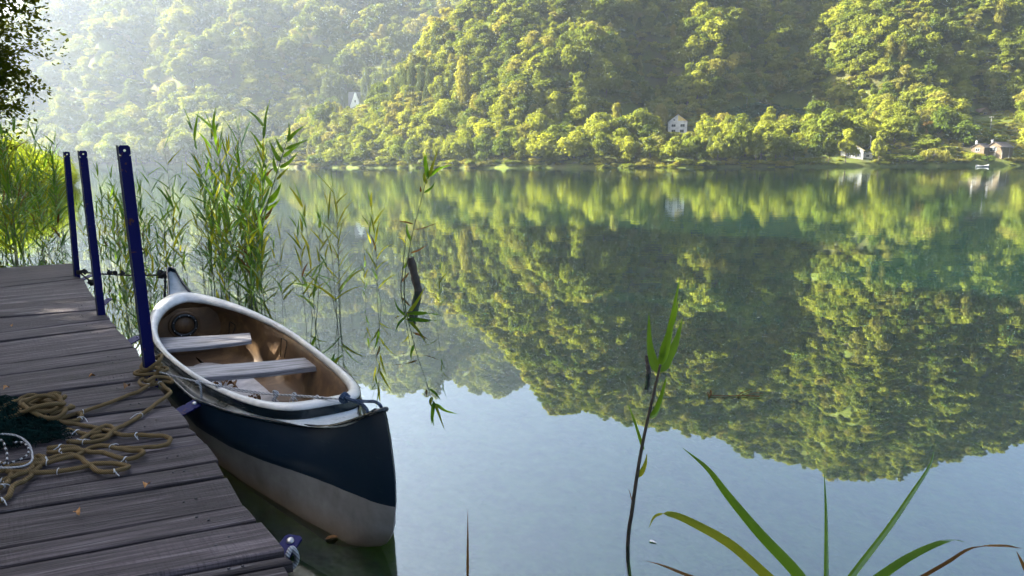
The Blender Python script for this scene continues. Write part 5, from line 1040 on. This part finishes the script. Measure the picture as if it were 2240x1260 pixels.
# ------------------------------------------------------------------ big tree on the left bank, then unseen trees added for shade
def big_tree(x, y, h, R, seed, label, nclump=240, nleaf=260, zlow=.12, lf=.075):
    r = np.random.default_rng(seed); g = float(Hgt(x, y)); e = obj('broadleaf_tree', None, loc=(x, y, g)); tag(e, label, 'tree'); mb = MB()
    mb.tube(smooth_path([(0, 0, -.4), (.1, 0, h * .2), (.3, .1, h * .5), (.1, .3, h * .85)], 5), np.linspace(.33, .08, 16), 10); cl = []
    for i in range(nclump):
        z = r.uniform(zlow, 1); env = R * (math.sin(PI * np.clip(z * .82 + .14, 0, 1)) ** .55); a = r.uniform(0, 2 * PI); q = r.uniform(.35, 1) ** .6; cl.append((q * env * math.cos(a), q * env * math.sin(a), z * h))
        if i % 6 == 0: c = np.array(cl[-1]); s0 = np.array([.2, .1, min(z * h * .8, h * .7)]); mb.tube(smooth_path([s0, (s0 + c) / 2 + [0, 0, .5], c], 4), np.linspace(.09, .015, 9), 6)
    mb.build('trunk', M['bark'], e); cl = np.array(cl); n = nclump * nleaf; idx = np.repeat(np.arange(nclump), nleaf); d = np.clip(r.normal(0, 1, (n, 3)), -1.5, 1.5) * np.array([.52, .52, .26]); 
    out = cl[idx] * [1, 1, 0]; out /= np.linalg.norm(out, axis=1)[:, None] + 1e-6; d[:, 2] -= .28 * np.maximum(0, (d * out).sum(1)); P_ = cl[idx] + d * r.uniform(.6, 1.3, nclump)[idx][:, None]
    P_[:, 2] = np.maximum(P_[:, 2], .6); nr = np.array([0, 0, 1.]) + r.normal(0, .7, (n, 3)); nr /= np.linalg.norm(nr, axis=1)[:, None]; u = np.cross(nr, r.normal(0, 1, (n, 3))); u /= np.linalg.norm(u, axis=1)[:, None]; v = np.cross(nr, u); L = lf * r.uniform(.6, 1.4, n)[:, None]
    Q = np.stack([P_ - u * L * .55, P_ - v * L + nr * L * .2, P_ + u * L * .55, P_ + v * L * .9 + nr * L * .2], 1)
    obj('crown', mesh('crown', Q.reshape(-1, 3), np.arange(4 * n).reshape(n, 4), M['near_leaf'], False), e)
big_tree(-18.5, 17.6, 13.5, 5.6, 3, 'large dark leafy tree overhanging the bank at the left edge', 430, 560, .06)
big_tree(-23, 11, 17, 7.5, 4, 'unseen tall tree added further left behind the overhanging one to thicken the shade', 260, 130, .12, .13)  # out of frame, added to make the shade over the pier solid
big_tree(-9.5, -5.5, 14, 6.8, 8, 'unseen bank tree added behind the camera to cut skylight on the pier', 200, 130, .22, .13)  # out of view, added so its crown takes skylight off the deck
big_tree(-11.5, 2.6, 9, 4.2, 9, 'unseen lower leafy tree added left of the pier to block sun on the canoe', 330, 190, .08, .13)  # unseen, added low and dense to stop sun patches on the hull
big_tree(-14, 6.5, 15, 5.0, 6, 'unseen bank tree beside the left end of the pier, placed to shade it', 200, 120, .22, .13)  # outside the frame, placed for its shadow across pier and canoe

# ------------------------------------------------------------------ haze, sky, sun
t = NT('haze_air'); pv = t.n('ShaderNodeVolumePrincipled'); pv.inputs['Color'].default_value = (.70, .82, 1, 1); pv.inputs['Density'].default_value = .00022; pv.inputs['Anisotropy'].default_value = .7
t.set(t.out.inputs['Volume'], pv.outputs[0])
x, y0, y1, z0, z1 = 1320, -60, 1520, -7, 345
hz = obj('haze', mesh('haze', [(a, b, c) for c in (z0, z1) for b in (y0, y1) for a in (-x, x)], [[0, 2, 3, 1], [4, 5, 7, 6], [0, 1, 5, 4], [2, 6, 7, 3], [0, 4, 6, 2], [1, 3, 7, 5]], t.m, False)); tag(hz, kind='stuff')
EL, AZ = 31, -77
w = bpy.data.worlds.new('World'); sc.world = w; w.use_nodes = True; nt = w.node_tree; bg = nt.nodes['Background']
sk = nt.nodes.new('ShaderNodeTexSky'); sk.sky_type = 'NISHITA'; sk.sun_disc = False; sk.sun_elevation = math.radians(EL); sk.sun_rotation = math.radians(AZ); sk.dust_density = 6.0; sk.air_density = .85; sk.ozone_density = .6
nt.links.new(sk.outputs[0], bg.inputs[0]); bg.inputs[1].default_value = .05
sl = bpy.data.lights.new('sun', 'SUN'); sl.energy = 5; sl.angle = math.radians(.5); sl.color = (1, .93, .78); so = bpy.data.objects.new('sun', sl); COL.objects.link(so)
sd = Vector((math.sin(math.radians(AZ)) * math.cos(math.radians(EL)), math.cos(math.radians(AZ)) * math.cos(math.radians(EL)), math.sin(math.radians(EL)))); so.rotation_euler = sd.to_track_quat('Z', 'Y').to_euler()
cd = bpy.data.cameras.new('camera'); cd.sensor_width = 36; cd.lens = 24; cd.clip_end = 5000; cd.clip_start = .05; co = bpy.data.objects.new('camera', cd); COL.objects.link(co); sc.camera = co
co.location = (0, 0, H)
from mathutils import Matrix
co.rotation_euler = (Matrix.Rotation(PI / 2 - TH, 3, 'X') @ Matrix.Rotation(-RO, 3, 'Z')).to_euler()
sc.view_settings.view_transform = 'Standard'; sc.view_settings.look = 'None'; sc.view_settings.exposure = 3.22; sc.view_settings.gamma = 1
sc.cycles.use_denoising = True
try: sc.cycles.denoiser = 'OPENIMAGEDENOISE'
except Exception: pass
sc.cycles.max_bounces = 8; sc.cycles.diffuse_bounces = 3; sc.cycles.glossy_bounces = 3; sc.cycles.transmission_bounces = 3; sc.cycles.transparent_max_bounces = 8; sc.cycles.volume_bounces = 1
sc.cycles.caustics_reflective = False; sc.cycles.caustics_refractive = False; sc.cycles.sample_clamp_indirect = 6
sc.cycles.use_adaptive_sampling = True; sc.cycles.adaptive_threshold = .02
